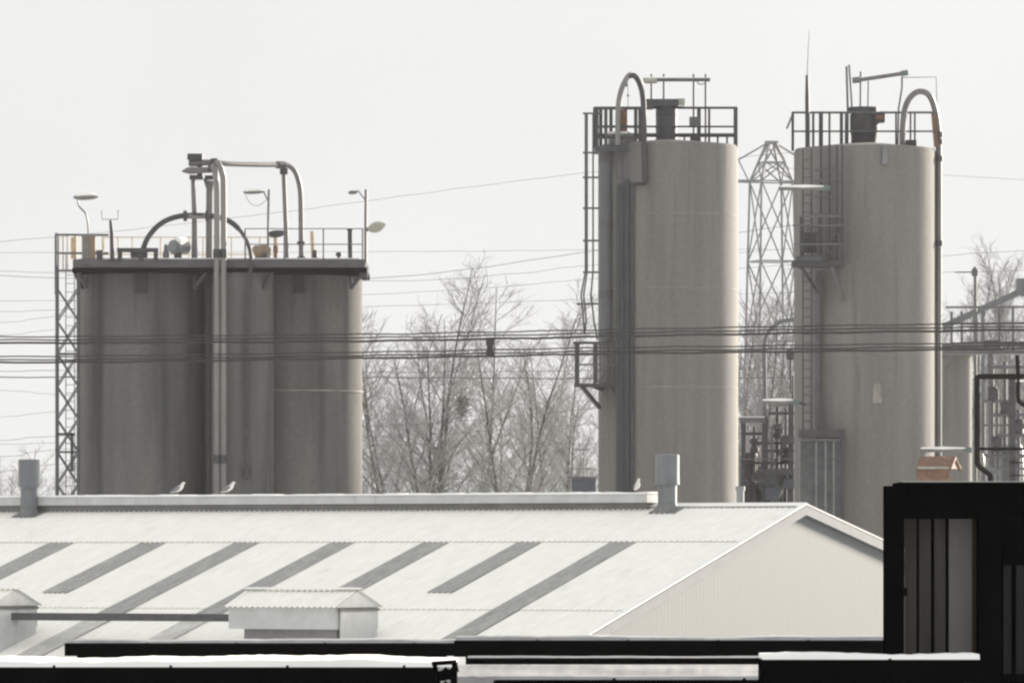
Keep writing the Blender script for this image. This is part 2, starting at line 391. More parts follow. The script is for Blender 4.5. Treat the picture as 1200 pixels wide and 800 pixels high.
du = MB().obox(WZ(tm + 2.9, Lm - .75, dz + .40), -RD * (tm2 - tm - 2.5), -UD * .35, V((0, 0, .20)))
duo = part('duct', du, M['dark_trim'], wh, smooth=False)

# ------------------------------------------------------------------ gulls on the ridge vent
def gull(px, t_extra, face, label, front=False):
    t = winv(px, 588)[0] + t_extra; base = WZ(t, .1, Z0 + .40)
    gr = thing('gull', label, 'bird', base, 'gulls resting on the ridge')
    fx = (V((1, 0, 0)) * face) if not front else V((.25, -.97, 0)); sx = V((-fx.y, fx.x, 0)); up = V((0, 0, 1))
    # body, neck and head: one continuous surface
    st = [(-.215, .058, .014, .010), (-.17, .075, .034, .020), (-.11, .108, .058, .048), (-.04, .142, .074, .072), (.03, .178, .076, .082),
          (.08, .215, .066, .074), (.115, .255, .050, .056), (.132, .292, .041, .045), (.148, .325, .042, .043), (.170, .343, .040, .038), (.196, .340, .026, .026), (.212, .334, .009, .011)]
    rings = []
    for i, (x, z, a, b) in enumerate(st):
        p0 = st[max(i - 1, 0)]; p1 = st[min(i + 1, len(st) - 1)]
        tg = V((p1[0] - p0[0], p1[1] - p0[1])).normalized()
        nx, nz = -tg.y, tg.x
        rings.append([base + fx * (x + nx * b * math.sin(th)) + up * (z + nz * b * math.sin(th)) + sx * a * math.cos(th)
                      for th in [2 * math.pi * j / 14 for j in range(14)]])
    part('body', MB().loft(rings), M['gull_white'], gr)
    for sg in (1, -1):
        rg = []
        for x, z, a, b in ((.065, .205, .010, .022), (.03, .185, .018, .058), (-.04, .150, .022, .064), (-.12, .112, .018, .046), (-.20, .075, .010, .024), (-.255, .052, .004, .008)):
            yo = max(.02, .068 if x > -.05 else .068 + (x + .05) * .2)
            rg.append([base + fx * x + up * (z + .012 + b * math.sin(th)) + sx * sg * (yo + a * math.cos(th)) for th in [2 * math.pi * j / 10 for j in range(10)]])
        part('wing', MB().loft(rg), M['gull_grey'], gr)
        part('leg', MB().tube([base + fx * .01 + sx * sg * .03 + up * .09, base + fx * .0 + sx * sg * .03 + up * .045, base + fx * .012 + sx * sg * .03, base + fx * .05 + sx * sg * .035 + up * .004], [.007, .005, .005, .007], 6), M['leg'], gr)
        part('eye', MB().lathe(base + fx * .178 + sx * sg * .037 + up * .347, [(.001, -.006), (.006, 0), (.001, .006)], 8), M['dark_eye'], gr)
    part('beak', MB().tube([base + fx * .203 + up * .338, base + fx * .235 + up * .332, base + fx * .252 + up * .322], [.010, .007, .002], 8), M['beak'], gr)
    return gr
gull(225, 0, 1, 'grey and white gull, left one of the pair on the roof ridge')
gull(283, 0, 1, 'white gull with its neck drawn up, right one of the pair on the roof ridge')
gull(757, 0, 1, 'small white gull facing forward beside the right roof flue', front=True)

# ------------------------------------------------------------------ near black sheds along the bottom
def near_shed(label, x0, x1, y_top, y_bot, Y, depth, snow_px=4, name='shed', sm='snow', ns=.5):
    Y *= ns; depth *= ns
    a = P(x0, y_top, Y); b = P(x1, y_top, Y); wd = b.x - a.x; zb = P(x0, y_bot, Y).z
    r = thing(name, label, 'shed', (a.x + wd / 2, Y, 0))
    part('wall', MB().obox((a.x + .06, Y + .06, 0), (wd - .12, 0, 0), (0, depth - .12, 0), (0, 0, zb + .01)), M['black'], r, smooth=False)
    rf = part('roof', MB().obox((a.x, Y + .015, zb), (wd, 0, 0), (0, depth, 0), (0, 0, (a.z - zb) * .95)), M['black'], r, smooth=False)
    h_ = a.z - zb; e_ = min(.04, h_ * .45)
    cs = [(.012, 0), (-e_ * .9, 0), (-e_, h_ * .93), (-e_ * .8, h_ * .93), (-e_ * .75, h_ * .2), (.012, h_ * .2)]
    gt = MB().prism([V((a.x - .01, Y + u, zb + v)) for u, v in cs], (wd + .02, 0, 0))
    go = part('gutter', gt, M['black'], r, smooth=False)
    x = a.x + .5
    while x < b.x:
        part('bracket', MB().box((x, Y - min(.04, (a.z - zb) * .45) - .003, (a.z + zb) / 2), (.013, .006, (a.z - zb) * .97)), M['black'], go, smooth=False); x += .55
    random.seed(int(x0) + 7); k = max(8, int(wd / .035)); rows = []
    hgt = snow_px * s(Y)
    for i in range(k + 1):
        xx = a.x + wd * i / k; e = random.uniform(-.005, .003); h = hgt * max(.12, .75 + .35 * math.sin(i * .11 + x0) * math.sin(i * .037) + .25 * math.sin(i * .31) * math.sin(i * .083) + random.uniform(-.12, .12))
        rows.append([V((xx, Y - .015 + e, a.z - (a.z - zb) * .06)), V((xx, Y + .01, a.z + h)), V((xx, Y + depth - .05, a.z + h)), V((xx, Y + depth, a.z - .01))])
    part('snow', MB().loft(rows), M[sm], rf)
    return r
near_shed('black shed eave with snow on top, under the roof ventilator house', 78, 533, 752, 768, 76, 2.0, 2, sm='shaded_snow')
near_shed('longer black shed eave running right to the dark framed shelter', 534, 1036, 748.5, 769, 75, 2.0, 2.5, sm='shaded_snow')
near_shed('nearest black fascia with a thick snow strip along the bottom left', -60, 533, 778, 830, 58, 3.0, 5)
near_shed('low black edge with thin grey snow, bottom centre behind the snow bank', 548, 890, 770, 779, 68, .6, 1.5, sm='shaded_snow')
near_shed('lowest black edge along the bottom right below the snow bank', 581, 1000, 793, 840, 52, .5, 1.2, sm='shaded_snow')
near_shed('black ledge holding a bright snow strip below the dark shelter', 894, 1148, 770.5, 800, 48.6, .9, 6)
# snow bank between the low edges
random.seed(5)
bk = MB(); k = 60; rows = []
for i in range(k + 1):
    x = 536 + 360 * i / k; A = P(x, 792 + random.uniform(-.5, .5), 28); B = P(x, 779 + random.uniform(-1, 1), 29); C = P(x, 778, 32)
    rows.append([V((A.x, A.y, 0)), A, B, C, V((C.x, C.y, 0))])
bk.loft(rows)
solo('snow_covered_skip', bk, M['shaded_snow'], 'pale snow covered flat top between two black edges at the bottom', 'snow top', (P(716, 790, 30).x, 30, 0))
# pipe joint hanging from the near fascia
jr = thing('downpipe', 'black jointed downpipe with small snowy ledges at the end of the near fascia', 'downpipe', (P(524, 800, 28.5).x, 28.5, 0))
for xt, xb_, r_ in ((509, 516, .011), (532, 541, .014)):
    part('pipe', MB().tube([P(xt, 776, 28.45), P(xb_, 812, 28.45), V((P(xb_, 812, 28.45).x, 28.45, 0))], r_, 10), M['black'], jr)
part('top_bar', MB().tube([P(506, 777, 28.45), P(535, 775, 28.45)], .010, 8), M['black'], jr)
for yy in (781, 797):
    part('snow_ledge', MB().prism([P(511, yy + 2, 28.475), P(527, yy - 1, 28.475), P(528, yy + 2, 28.475), P(512, yy + 5, 28.475)], (0, .05, 0)), M['snow'], jr, smooth=False)
    part('collar', MB().tube([P(519, yy + 3, 28.465), P(529, yy + 11, 28.465)], .0175, 10), M['black'], jr)

# ------------------------------------------------------------------ black framed shelter on the right
YS = 25.0
sh = thing('shelter', 'black steel framed shelter with grey upright boards at the right edge', 'shelter', (P(1120, 700, YS).x, YS, 0))
def pb(x0, y0, x1, y1, Y, d): # upright block facing the camera
    a, b = P(x0, y1, Y), P(x1, y0, Y); return MB().obox(a, (b.x - a.x, 0, 0), (0, d, 0), (0, 0, b.z - a.z))
def pg(x0, y0, x1, Y, d):     # same, reaching the ground
    a, b = P(x0, y0, Y), P(x1, y0, Y); return MB().obox((a.x, Y, 0), (b.x - a.x, 0, 0), (0, d, 0), (0, 0, a.z))
part('post', pg(1038, 569, 1060, YS, .18), M['black'], sh, smooth=False)
part('post', pg(1147, 600, 1174, YS - .05, .2), M['black'], sh, smooth=False)
part('beam', pb(1060.4, 568, 1330, 607.5, YS + .01, .16), M['black'], sh, smooth=False)
part('roof', pb(1055, 564.5, 1330, 568, YS - .04, .5), M['black'], sh, smooth=False)
for x in (1068, 1081, 1112, 1140, 1172): 
    part('purlin_end', pb(x, 572, x + 12, 577, YS - .01, .03), M['black'], sh, smooth=False)
part('latch', pb(1056, 688, 1063, 698, YS - .03, .1), M['black'], sh, smooth=False)
for xa, xb, mm, lb in ((1061, 1074, 'board', None), (1077, 1091, 'board', None), (1095, 1108, 'board', None), (1112, 1139, 'board_pale', 'wider pale grey board'), (1145, 1147.5, 'board_pale', None)):
    a, b = P(xa, 606, YS + .12), P(xb, 606, YS + .12)
    part('board', MB().obox((a.x, YS + .12, 0), (b.x - a.x, 0, 0), (0, .03, 0), (0, 0, a.z)), M[mm], sh, smooth=False, label=lb)
part('timber_edge', pg(1140, 606, 1144.6, YS + .10, .04), M['wood_edge'], sh, smooth=False)
part('back_panel', pg(1060.5, 606, 1147, YS + .17, .02), M['black'], sh, smooth=False)
part('lower_cladding', pg(1174.5, 660, 1330, YS + .04, .03), M['black'], sh, smooth=False)
part('upper_cladding', pb(1174.5, 607.8, 1330, 660, YS + .0, .06), M['black'], sh, smooth=False)
for x in (1176, 1191, 1206): part('board', pb(x, 662, x + 9, 789, YS + .0, .035), M['board_dark'], sh, smooth=False)
part('side_wall', MB().obox((P(1325, 570, YS).x, YS + .2, 0), (.05, 0, 0), (0, .3, 0), (0, 0, P(0, 571, YS).z)), M['black'], sh, smooth=False)
part('snow', pb(1060, 563.6, 1330, 564.5, YS - .02, .45), M['snow'], sh, smooth=False)

# ------------------------------------------------------------------ railing helper
def rail(parent, path, z0, hts, rw, pw, spacing=None, material='steel', name='guard_rail', posts=None):
    """guard rail along a plan path; the posts are sub-parts"""
    path = [V((p[0], p[1], 0)) for p in path]; m = MB()
    for i, h in enumerate(hts):
        m.tube([p + V((0, 0, z0 + h)) for p in path], rw if not isinstance(rw, list) else rw[i], 6)
    ro = part(name, m, M[material], parent)
    d = [0]
    for i in range(1, len(path)): d.append(d[-1] + (path[i] - path[i - 1]).length)
    k = max(1, round(d[-1] / spacing))
    for j in range(k + 1):
        q = d[-1] * j / k; i = max(i for i in range(len(d)) if d[i] <= q + 1e-6); i = min(i, len(path) - 2)
        p = path[i].lerp(path[i + 1], (q - d[i]) / max(1e-6, d[i + 1] - d[i]))
        part('post', MB().bar(p + V((0, 0, z0)), p + V((0, 0, z0 + hts[0] + .02)), pw), M[material], ro, smooth=False)
    return ro
def circ(c, r, a0, a1, n): return [(c[0] + r * math.cos(R(a0 + (a1 - a0) * i / n)), c[1] + r * math.sin(R(a0 + (a1 - a0) * i / n))) for i in range(n + 1)]

def grille(name, x0, y0, x1, y1, Y, parent, mm, step=.11):
    a, b = P(x0, y1, Y), P(x1, y0, Y); m = MB(); k = max(2, int((b.x - a.x) / step))
    for i in range(k + 1):
        x = a.x + (b.x - a.x) * i / k; m.bar((x, Y, a.z), (x, Y, b.z), .035)
    for f in (0, .33, .66, 1): z = a.z + (b.z - a.z) * f; m.bar((a.x, Y + .03, z), (b.x, Y + .03, z), .03)
    m.bar((a.x, Y + .06, a.z), (b.x, Y + .06, b.z), .05)
    return part(name, m, M[mm], parent, smooth=False)

# ------------------------------------------------------------------ left cluster: three silos under one deck
rA = 2.39
cA = []
for lab, px, Y, tag in (('leftmost wide dark concrete silo under the long deck', 167.5, 228.2, 0), ('narrow dark silo standing between the two wide ones under the deck', 284.3, 226.1, 1), ('wide dark silo under the right end of the deck, with a pale ring halfway up', 349.5, 229.2, 2)):
    c = P(px, 650, Y); cA.append(c); rA = 1.14 if tag == 1 else 2.39
    t = thing('silo', lab, 'silo', (c.x, Y, 0), 'dark silos under the shared deck')
    part('shell', MB().lathe((c.x, Y, 0), [(rA, 0), (rA, 17.345)], 72), M['concA'], t)
    if tag == 2: part('ring', MB().lathe((c.x, Y, P(0, 459, Y).z), [(rA, -.03), (rA + .04, -.03), (rA + .04, .03), (rA, .03)], 72, cap=False), M['band'], t)
    rA = 2.39
    if tag == 0: part('ring', MB().lathe((c.x, Y, P(0, 516, Y).z), [(rA, -.02), (rA + .012, -.02), (rA + .012, .02), (rA, .02)], 72, cap=False), M['concA'], t)
# shared deck
xl_, xr_ = P(85, 0, 225).x, P(428, 0, 225).x
H = [(xl_ + .25, 224.9), (xr_ - .2, 224.9), (xr_, 225.1), (xr_, 231.3), (xr_ - .6, 231.9), (xl_ + .6, 231.9), (xl_, 231.3), (xl_, 225.15)]; ZD0, ZD1 = 17.34, 17.82
dk = thing('silo_deck', 'dark concrete deck joining the tops of the left silo cluster, with cream railings', 'deck', (cA[1].x, cA[1].y, 0))
part('slab', MB().prism([(x, y, ZD0 + .12) for x, y in H], (0, 0, ZD1 - ZD0 - .12)), M['deck'], dk)
cx, cy = sum(p[0] for p in H) / len(H), sum(p[1] for p in H) / len(H)
part('edge_beam', MB().prism([(cx + (x - cx) * 1.004, cy + (y - cy) * 1.006, ZD0 - .0) for x, y in H], (0, 0, .17)), M['black'], dk)
part('snow', MB().prism([(cx + (x - cx) * .96, cy + (y - cy) * .96, ZD1) for x, y in H], (0, 0, .05)), M['snow'], dk)
Hi = [(cx + (x - cx) * .975, cy + (y - cy) * .975) for x, y in H]
# far side of the deck: cream baluster railing; near side: thin dark rails
Hd = []
for i in range(len(Hi)):
    a_, b_ = V((*Hi[i], 0)), V((*Hi[(i + 1) % len(Hi)], 0)); k = max(1, int((b_ - a_).length / .3))
    Hd += [tuple(a_.lerp(b_, j / k))[:2] for j in range(k)]
dN = V((cA[2].x - cA[0].x, cA[2].y - cA[0].y)).normalized(); nN = V((dN.y, -dN.x))
sdist = lambda p: (V(p) - V((cx, cy))).dot(nN); along = lambda p: (V(p) - V((cx, cy))).dot(dN)
rail(dk, [(xl_ + .7, 231.7), (xr_ - 3.6, 231.7)], ZD1, [1.15, .5], .022, .045, .55, 'yellow')
rail(dk, [(xr_ - 4.4, 225.05), (xr_ - .1, 225.05)], ZD1, [1.12, .55], .02, .05, 1.5, 'steel_mid')
def knee(px, Y, dx):
    a = P(px, 319, Y); b = P(px + dx, 338, Y + .3)
    m = MB().bar(a, b, .10, .12); m.bar(a + V((0, .5, .04)), a + V((0, -.02, .04)), .12, .12)
    m.bar(b + V((0, .1, .45)), b, .1, .1); part('knee_brace', m, M['steel'], dk, smooth=False)
knee(92, 225.1, 10); knee(242, 225.1, -14); knee(318, 225.0, -10); knee(425, 225.1, -14); knee(88, 226.3, 9)
for px, Y in ((165, 225.2), (350, 226.2)):
    part('drain_box', pb(px - 7, 320, px + 7, 343, Y, .3), M['cable'], dk, smooth=False)
part('end_flange', MB().tube([P(424, 320, 225.3), P(431, 320, 225.3)], .22, 14), M['steel'], dk)
# stair mast on the left
SM = thing('lattice_mast', 'slim grey lattice mast with crossed braces at the left end of the silo deck', 'lattice mast', (P(78, 650, 226).x, 226, 0))
YM = 225.6; xa, xb = P(66, 0, YM).x, P(91, 0, YM).x
for x in (xa, xb):
    for y in (YM, YM + .8): part('leg', MB().bar((x, y, 0), (x, y, ZD1 + (1.0 if x == xa else -.2)), .075), M['steel_mid'], SM, smooth=False)
z = 0; bay = 1.2; i = 0
while z + bay < 17.6:
    for y in (YM, YM + .8):
        br = MB(); br.bar((xa, y, z), (xb, y, z + bay), .045); br.bar((xb, y - .05, z), (xa, y - .05, z + bay), .045)
        part('cross_brace', br, M['steel_mid'], SM, smooth=False)
    if i % 3 == 0:
        part('landing', MB().obox((xa - .03, YM - .04, z - .05), (xb - xa + .06, 0, 0), (0, .88, 0), (0, 0, .07)), M['steel_mid'], SM, smooth=False)
    z += bay; i += 1
xl = P(76, 0, YM).x; ld = MB()
for dx in (0, .32): ld.tube([(xl + dx, YM + .5, 5), (xl + dx, YM + .5, ZD1 + .3)], .018, 6)
for k in range(40): ld.tube([(xl, YM + .5, 5.2 + k * .31), (xl + .32, YM + .5, 5.2 + k * .31)], .011, 5)
part('ladder', ld, M['steel_mid'], SM)
part('gate_frame', pb(82.5, 508, 86, 552, YM - .1, .08), M['steel'], SM, smooth=False)
part('gate_frame', pb(66, 507, 88, 510, YM - .1, .06), M['steel'], SM, smooth=False)
tr = MB()
for h in (275, 296.5, 317): tr.tube([P(65, h, YM - .1), P(128, h + .5, YM - .4)] if h < 300 else [P(65, h, YM - .1), P(90, h, YM - .1)], .045, 6)
for x in (65.5,): tr.bar(P(x, 275, YM - .1), P(x, 345, YM - .1), .09)
part('top_rail', tr, M['steel_mid'], SM)
# rails and cabinet at the left end
part('cream_post', MB().bar(P(88, 276, 226), P(88, 306, 226), .10), M['yellow'], dk, smooth=False)
part('rusty_panel', pb(83, 278, 90, 303, 226.4, .05), M['yellow'], dk, smooth=False)
for x in (74, 79, 120): part('cream_post', MB().bar(P(x, 276, 226.6), P(x, 318 if x < 85 else 305, 226.6), .045), M['yellow'], dk, smooth=False)
cab = thing('cabinet', 'tan weathered cabinet under the bent lamp at the left end of the silo deck', 'cabinet', (P(103, 0, 225.2).x, 225.2, ZD1))
m = MB(); bx = lambda x0, x1, y0, y1: m.obox(P(x0, y1, 225), (s(225) * (x1 - x0), 0, 0), (0, .4, 0), (0, 0, s(225) * (y1 - y0)))
bx(96, 111.5, 277, 306)
part('body', m, M['tan'], cab, smooth=False)
part('door', pb(98, 280, 104, 304, 224.97, .028), M['lamp_grey'], cab, smooth=False)
part('top', pb(95, 275, 112.5, 277, 224.95, .5), M['grey_trim'], cab, smooth=False)
sb = thing('junction_box', 'small dark box beside the tan cabinet on the silo deck', 'box', (P(117, 0, 225).x, 225, ZD1))
part('body', pb(113, 294, 120.5, 306, 225.0, .3), M['steel'], sb, smooth=False); part('lid', pb(112.5, 293, 121, 294, 224.98, .34), M['steel_mid'], sb, smooth=False)
pm = thing('forked_post', 'dark tapering post topped by a thin fork on the left silo deck', 'post', (P(130.5, 0, 224.8).x, 224.8, ZD1))
part('pole', MB().tube([P(131.5, 306, 224.8), P(131, 275, 224.8), P(129.5, 258, 224.8)], [.085, .075, .055], 10), M['steel'], pm)
part('fork', MB().tube([P(119, 247, 224.8), P(119.5, 257, 224.8), P(138, 257, 224.8), P(138.5, 246, 224.8)], .016, 6), M['wire'], pm)
# lamps on the deck
def lamp(label, pole_pts, r, head, Y, hr, base, glass=True, snow=True, mt='lamp_grey'):
    t = thing('deck_lamp', label, 'lamp', base, 'lamps on the silo deck')
    part('pole', MB().tube(smooth_path([P(x, y, Y) for x, y in pole_pts], 5), r, 8), M['pipe_mid'], t)
    (x0, y0), (x1, y1) = head; a, b = P(x0, y0, Y), P(x1, y1, Y); d = b - a
    n = 9; prof = [.25, .75, .95, 1, 1, .98, .9, .7, .3]
    rings = []
    for i in range(n):
        c = a + d * i / (n - 1)
        rings.append([c + V((0, hr * 1.25 * prof[i] * math.cos(th), hr * prof[i] * math.sin(th) * (.75 if math.sin(th) < 0 else .9))) for th in [2 * math.pi * j / 14 for j in range(14)]])
    part('lamp_head', MB().loft(rings), M[mt], t)
    if snow:
        rings = []
        for i in range(1, n):
            c = a + d * (i - .2) / (n - 1) + V((0, -.02, hr * .62 * prof[i]))
            rings.append([c + V((0, hr * 1.2 * prof[i] * math.cos(th), hr * prof[i] * .62 * math.sin(th))) for th in [2 * math.pi * j / 12 for j in range(12)]])
        part('snow', MB().loft(rings), M['snow'], t)
    return t
lamp('bent swan neck lamp with a snowy flat head above the tan cabinet', [(103.5, 276), (103, 262), (100, 250), (93, 242), (91, 235)], .032, ((86, 231.5), (115, 230.5)), 225.2, .15, P(103, 276, 225.2))
l2 = lamp('upright deck lamp with flat head pointing left and a sagging wire', [(314.5, 306), (314, 270), (315, 222)], .04, ((285, 225.5), (310, 224.5)), 229.6, .11, P(314, 306, 229.6))
part('strut', MB().tube([P(309, 225, 229.6), P(314.5, 236, 229.6)], .03, 6), M['pipe_mid'], l2)
part('wire', MB().tube(smooth_path([P(287, 227, 229.6), P(293, 238, 229.6), P(302, 241, 229.6), P(313, 234, 229.6)]), .009, 5), M['wire'], l2)
l3 = lamp('tall lamp post at the right deck end with a small and a large lamp', [(428.5, 308), (428.5, 270), (429, 222)], .055, ((408, 226), (419, 225.5)), 225.4, .09, P(428, 308, 225.4), snow=False, mt='green_lamp')
part('arm', MB().tube([P(418, 223.5, 225.4), P(420, 224, 225.4), P(428.5, 235, 225.4)], .025, 6), M['pipe_mid'], l3)
rings = []
for i, q in enumerate((.3, .7, .95, 1, .9, .6, .15)):
    c = P(431, 269, 225.4).lerp(P(452, 263, 225.4), i / 6)
    rings.append([c + V((-.05 * math.sin(th) * q, .22 * q * math.cos(th), .2 * q * math.sin(th))) for th in [2 * math.pi * j / 14 for j in range(14)]])
part('large_lamp_head', MB().loft(rings), M['lamp_glass'], l3)
part('lamp_bracket', MB().tube([P(428, 270, 225.4), P(433, 268, 225.4)], .07, 8), M['lamp_grey'], l3)
fl = thing('floodlight', 'dark oval floodlight on a short post between the two tall deck pipes', 'floodlight', P(321, 306, 229.9))
rings = []
for i, q in enumerate((.3, .75, 1, 1, .9, .55, .2)):
    c = P(313, 273.5, 229.9).lerp(P(337, 272, 229.9), i / 6)
    rings.append([c + V((0, .2 * q * math.cos(th), (.18 if math.sin(th) < 0 else .1) * q * math.sin(th))) for th in [2 * math.pi * j / 14 for j in range(14)]])
part('lamp_head', MB().loft(rings), M['steel'], fl); part('post', MB().tube([P(323, 307, 229.9), P(323, 274, 229.9)], .05, 8), M['yellow'], fl)
# pipes on the deck
YPp = 226.0
ar = thing('pipe', 'dark arching pipe over the silo deck that drops down the narrow silo', 'pipe', P(165, 306, YPp))
path = smooth_path([P(165, 306, 225.2), P(167, 294, 225.2), P(175, 276, 225.4), P(190, 261, 225.6), P(210, 253.5, 226), P(232, 252.5, 226.4), P(254, 254, 226.8), P(273, 262, 226.5), P(287, 278, 225.6), P(293.5, 296, 224.9), P(294, 312, 224.72), P(290.5, 345, 224.75), P(290, 400, 224.75), P(289, 562, 224.75)], 8)
part('bend', MB().tube(path, [.10] * 60 + [.075] * (len(path) - 60), 12), M['steel'], ar)
for x, y, Y in ((217, 253, 226.15), (243, 253, 226.6)): part('flange', MB().tube([P(x - 2, y, Y), P(x + 2, y, Y)], .2, 14), M['steel'], ar)
part('sleeve', MB().tube([P(219, 252.9, 226.17), P(240, 252.9, 226.57)], .112, 12), M['pipe_pale'], ar)
part('valve', MB().tube([P(289, 550, 224.75), P(289, 560, 224.75)], .18, 10), M['steel'], ar)
part('base_block', MB().box(P(163, 297, 225.2), (.6, .5, .3)), M['steel'], ar, smooth=False)
v1 = thing('pipe', 'dark upright pipe on the left under the square pipe head', 'pipe', P(227, 306, 226.6))
part('riser', MB().tube([P(228, 307, 226.6), P(228, 254, 226.6), P(226, 206, 226.6)], [.12, .10, .075], 12), M['pipe_mid'], v1)
part('head_block', pb(219.5, 180, 237, 187, 226.4, .5), M['steel'], v1, smooth=False)
part('neck', pb(231, 187, 237, 206, 226.5, .2), M['steel'], v1, smooth=False)
part('foot_block', pb(222, 205, 237, 210, 226.35, .5), M['steel'], v1, smooth=False)
part('nozzle', MB().tube([P(221, 191.5, 226.6), P(224, 191.5, 226.6), P(255, 190, 226.6)], [.09, .13, .10], 12), M['pipe_mid'], v1)
part('nozzle', MB().tube([P(213, 201, 226.3), P(219, 200, 226.3), P(222, 200, 226.3), P(252, 199, 226.3)], [.02, .11, .13, .10], 12), M['pipe_mid'], v1)
part('collar', MB().tube([P(244, 198, 226.3), P(253, 197.5, 226.3)], .15, 12), M['steel'], v1)
part('collar', MB().tube([P(247, 190, 226.6), P(255, 189.8, 226.6)], .14, 12), M['steel'], v1)
v2 = thing('pipe', 'thick dark upright pipe with a forked top right of the square pipe head', 'pipe', P(244, 306, 226.8))
part('riser', MB().tube([P(245, 307, 226.8), P(245.5, 225, 226.8), P(247.5, 212, 226.8)], .125, 12), M['pipe_mid'], v2)
part('branch', MB().tube([P(240, 209, 226.8), P(244, 222, 226.8), P(245, 240, 226.8)], .07, 10), M['pipe_mid'], v2)
part('cap', pb(240, 205.5, 250.5, 210, 226.55, .5), M['steel'], v2, smooth=False)
for k, (xa_, xt, y0) in enumerate(((254.0, 247, 194), (262.0, 252, 189))):
    t = thing('pipe', ('pale upright pipe with a hooked top, left of the twin pair' if k == 0 else 'pale upright pipe with a higher hooked top, right of the twin pair'), 'pipe', (P(xa_, 0, 224.7).x, 224.7, 0), 'twin pale pipes')
    part('riser', MB().tube(smooth_path([P(xt, y0, 224.7), P(xt + 4, y0 + 3, 224.7), P(xa_ - 1.2, y0 + 16, 224.7), P(xa_, y0 + 40, 224.7), P(xa_, 400, 224.7), V((P(xa_, 0, 224.7).x, 224.7, 0))], 7), .105, 12), M['pipe_pale'], t)
    for y in (297, 538): part('clamp', MB().tube([P(xa_, y - 5, 224.7), P(xa_, y + 5, 224.7)], .135, 12), M['steel'], t)
gap_shade = thing('pipe', 'dark column added as shade in the gap between the left wide silo and the narrow silo', 'pipe', (P(245.5, 0, 227.0).x, 227.0, 0))  # upright added to make the shadowed gap between the silos dark
part('riser', MB().tube([(P(245.5, 0, 227.0).x, 227.0, 0), P(245.5, 318, 227.0)], .17, 12), M['steel'], gap_shade)
part('bracket', MB().box(P(245.5, 335, 226.95), (.42, .4, .18)), M['steel'], gap_shade, smooth=False)
hp = thing('pipe', 'pale level pipe across the deck that bends down into the right silo', 'pipe', P(353, 306, 230.5))
part('bend', MB().tube(smooth_path([P(253, 189.5, 226.8), P(266, 192, 227.2), P(300, 193, 228.6), P(328, 193.3, 229.8), P(338, 194, 230.2), P(346, 202, 230.4), P(351, 218, 230.5), P(352.5, 240, 230.5), P(353, 306, 230.5)], 7), .095, 12), M['pipe_mid'], hp)
for y in (285, 303): part('flange', MB().tube([P(353, y - 2, 230.5), P(353, y + 2, 230.5)], .16, 12), M['steel'], hp)
part('flange', MB().tube([P(325, 193.3, 229.7), P(333, 193.5, 230)], .14, 12), M['steel'], hp)
v3 = thing('post', 'grey leaning prop under the level pipe right of the floodlight', 'post', P(336, 306, 230.2))
part('pole', MB().tube([P(336.5, 307, 230.2), P(332.5, 204, 230.2)], .085, 10), M['pipe_mid'], v3)
part('head', pb(328, 197, 337, 204, 230.05, .35), M['steel'], v3, smooth=False)
# deck machinery
mt = thing('drum', 'grey round drum lying on the left silo deck', 'drum', P(208, 306, 226.6))
part('shell', MB().tube([P(203, 289.5, 226.4), P(217.5, 289.5, 226.9)], .27, 20), M['galv'], mt)
part('snow', MB().tube([P(206, 284.5, 226.4), P(208, 283.8, 226.4), P(216, 283.6, 226.9), P(218, 284.5, 226.9)], [.1, .19, .19, .1], 12), M['snow'], mt)
part('end_cap', MB().tube([P(201.5, 289.5, 226.36), P(203, 289.5, 226.4)], [.2, .27], 20), M['galv'], mt)
part('foot', pb(204, 297, 213, 306, 226.4, .3), M['steel'], mt, smooth=False)
be = thing('beam', 'long dark beam on short feet at the start of the arching pipe', 'beam', P(160, 306, 224.9))
part('top', pb(137, 290.5, 185, 295, 224.8, .3), M['steel'], be, smooth=False)
for x in (138, 163, 180): part('foot', pb(x, 295.2, x + 5, 306, 224.85, .15), M['steel'], be, smooth=False)
vb = thing('vent_valve', 'small conical valve beside the round drum', 'valve', P(195, 306, 226))
part('body', MB().lathe(P(194.5, 305, 226), [(.12, 0), (.12, .25), (.08, .4), (.07, .55), (.02, .6)], 14), M['pipe_mid'], vb)
mo = thing('motor', 'rust tinged motor behind the end of the arching pipe', 'motor', P(306, 306, 229.2))
part('housing', MB().tube([P(297, 297, 229.2), P(299, 296, 229.2), P(313, 295, 229.2), P(317, 295.5, 229.2)], [.18, .27, .27, .16], 18), M['tan'], mo)
part('fan_cover', MB().tube([P(309, 302, 228.8), P(314, 302, 228.8)], .16, 14), M['steel'], mo)
part('foot', pb(299, 301, 316, 306, 229.0, .4), M['steel'], mo, smooth=False)
mv = thing('vent_valve', 'slim valve stem standing right of the rust tinged motor', 'valve', P(323, 306, 230.4))
part('body', MB().lathe(P(323, 306, 229.4), [(.12, 0), (.06, .05), (.06, .3), (.09, .32), (.09, .55), (.03, .6)], 14), M['rust'], mv)
mv2 = thing('vent_valve', 'mushroom shaped dark valve near the right lamp post', 'valve', P(397, 306, 228))
part('body', MB().lathe(P(397, 306, 228), [(.18, 0), (.18, .06), (.06, .08), (.06, .18), (.12, .2), (.11, .3), (.03, .34)], 16), M['steel'], mv2)
mv3 = thing('post', 'thick dark stub post by the right end of the deck railing', 'post', P(410.5, 306, 228))
part('pole', MB().bar(P(410.5, 308, 228), P(410, 270, 228), .16), M['steel'], mv3, smooth=False); part('cap', MB().box(P(410, 269.5, 228), (.2, .2, .05)), M['steel'], mv3, smooth=False)
mv4 = thing('post', 'cream stub post with a dark foot on the right silo deck', 'post', P(367, 306, 231))
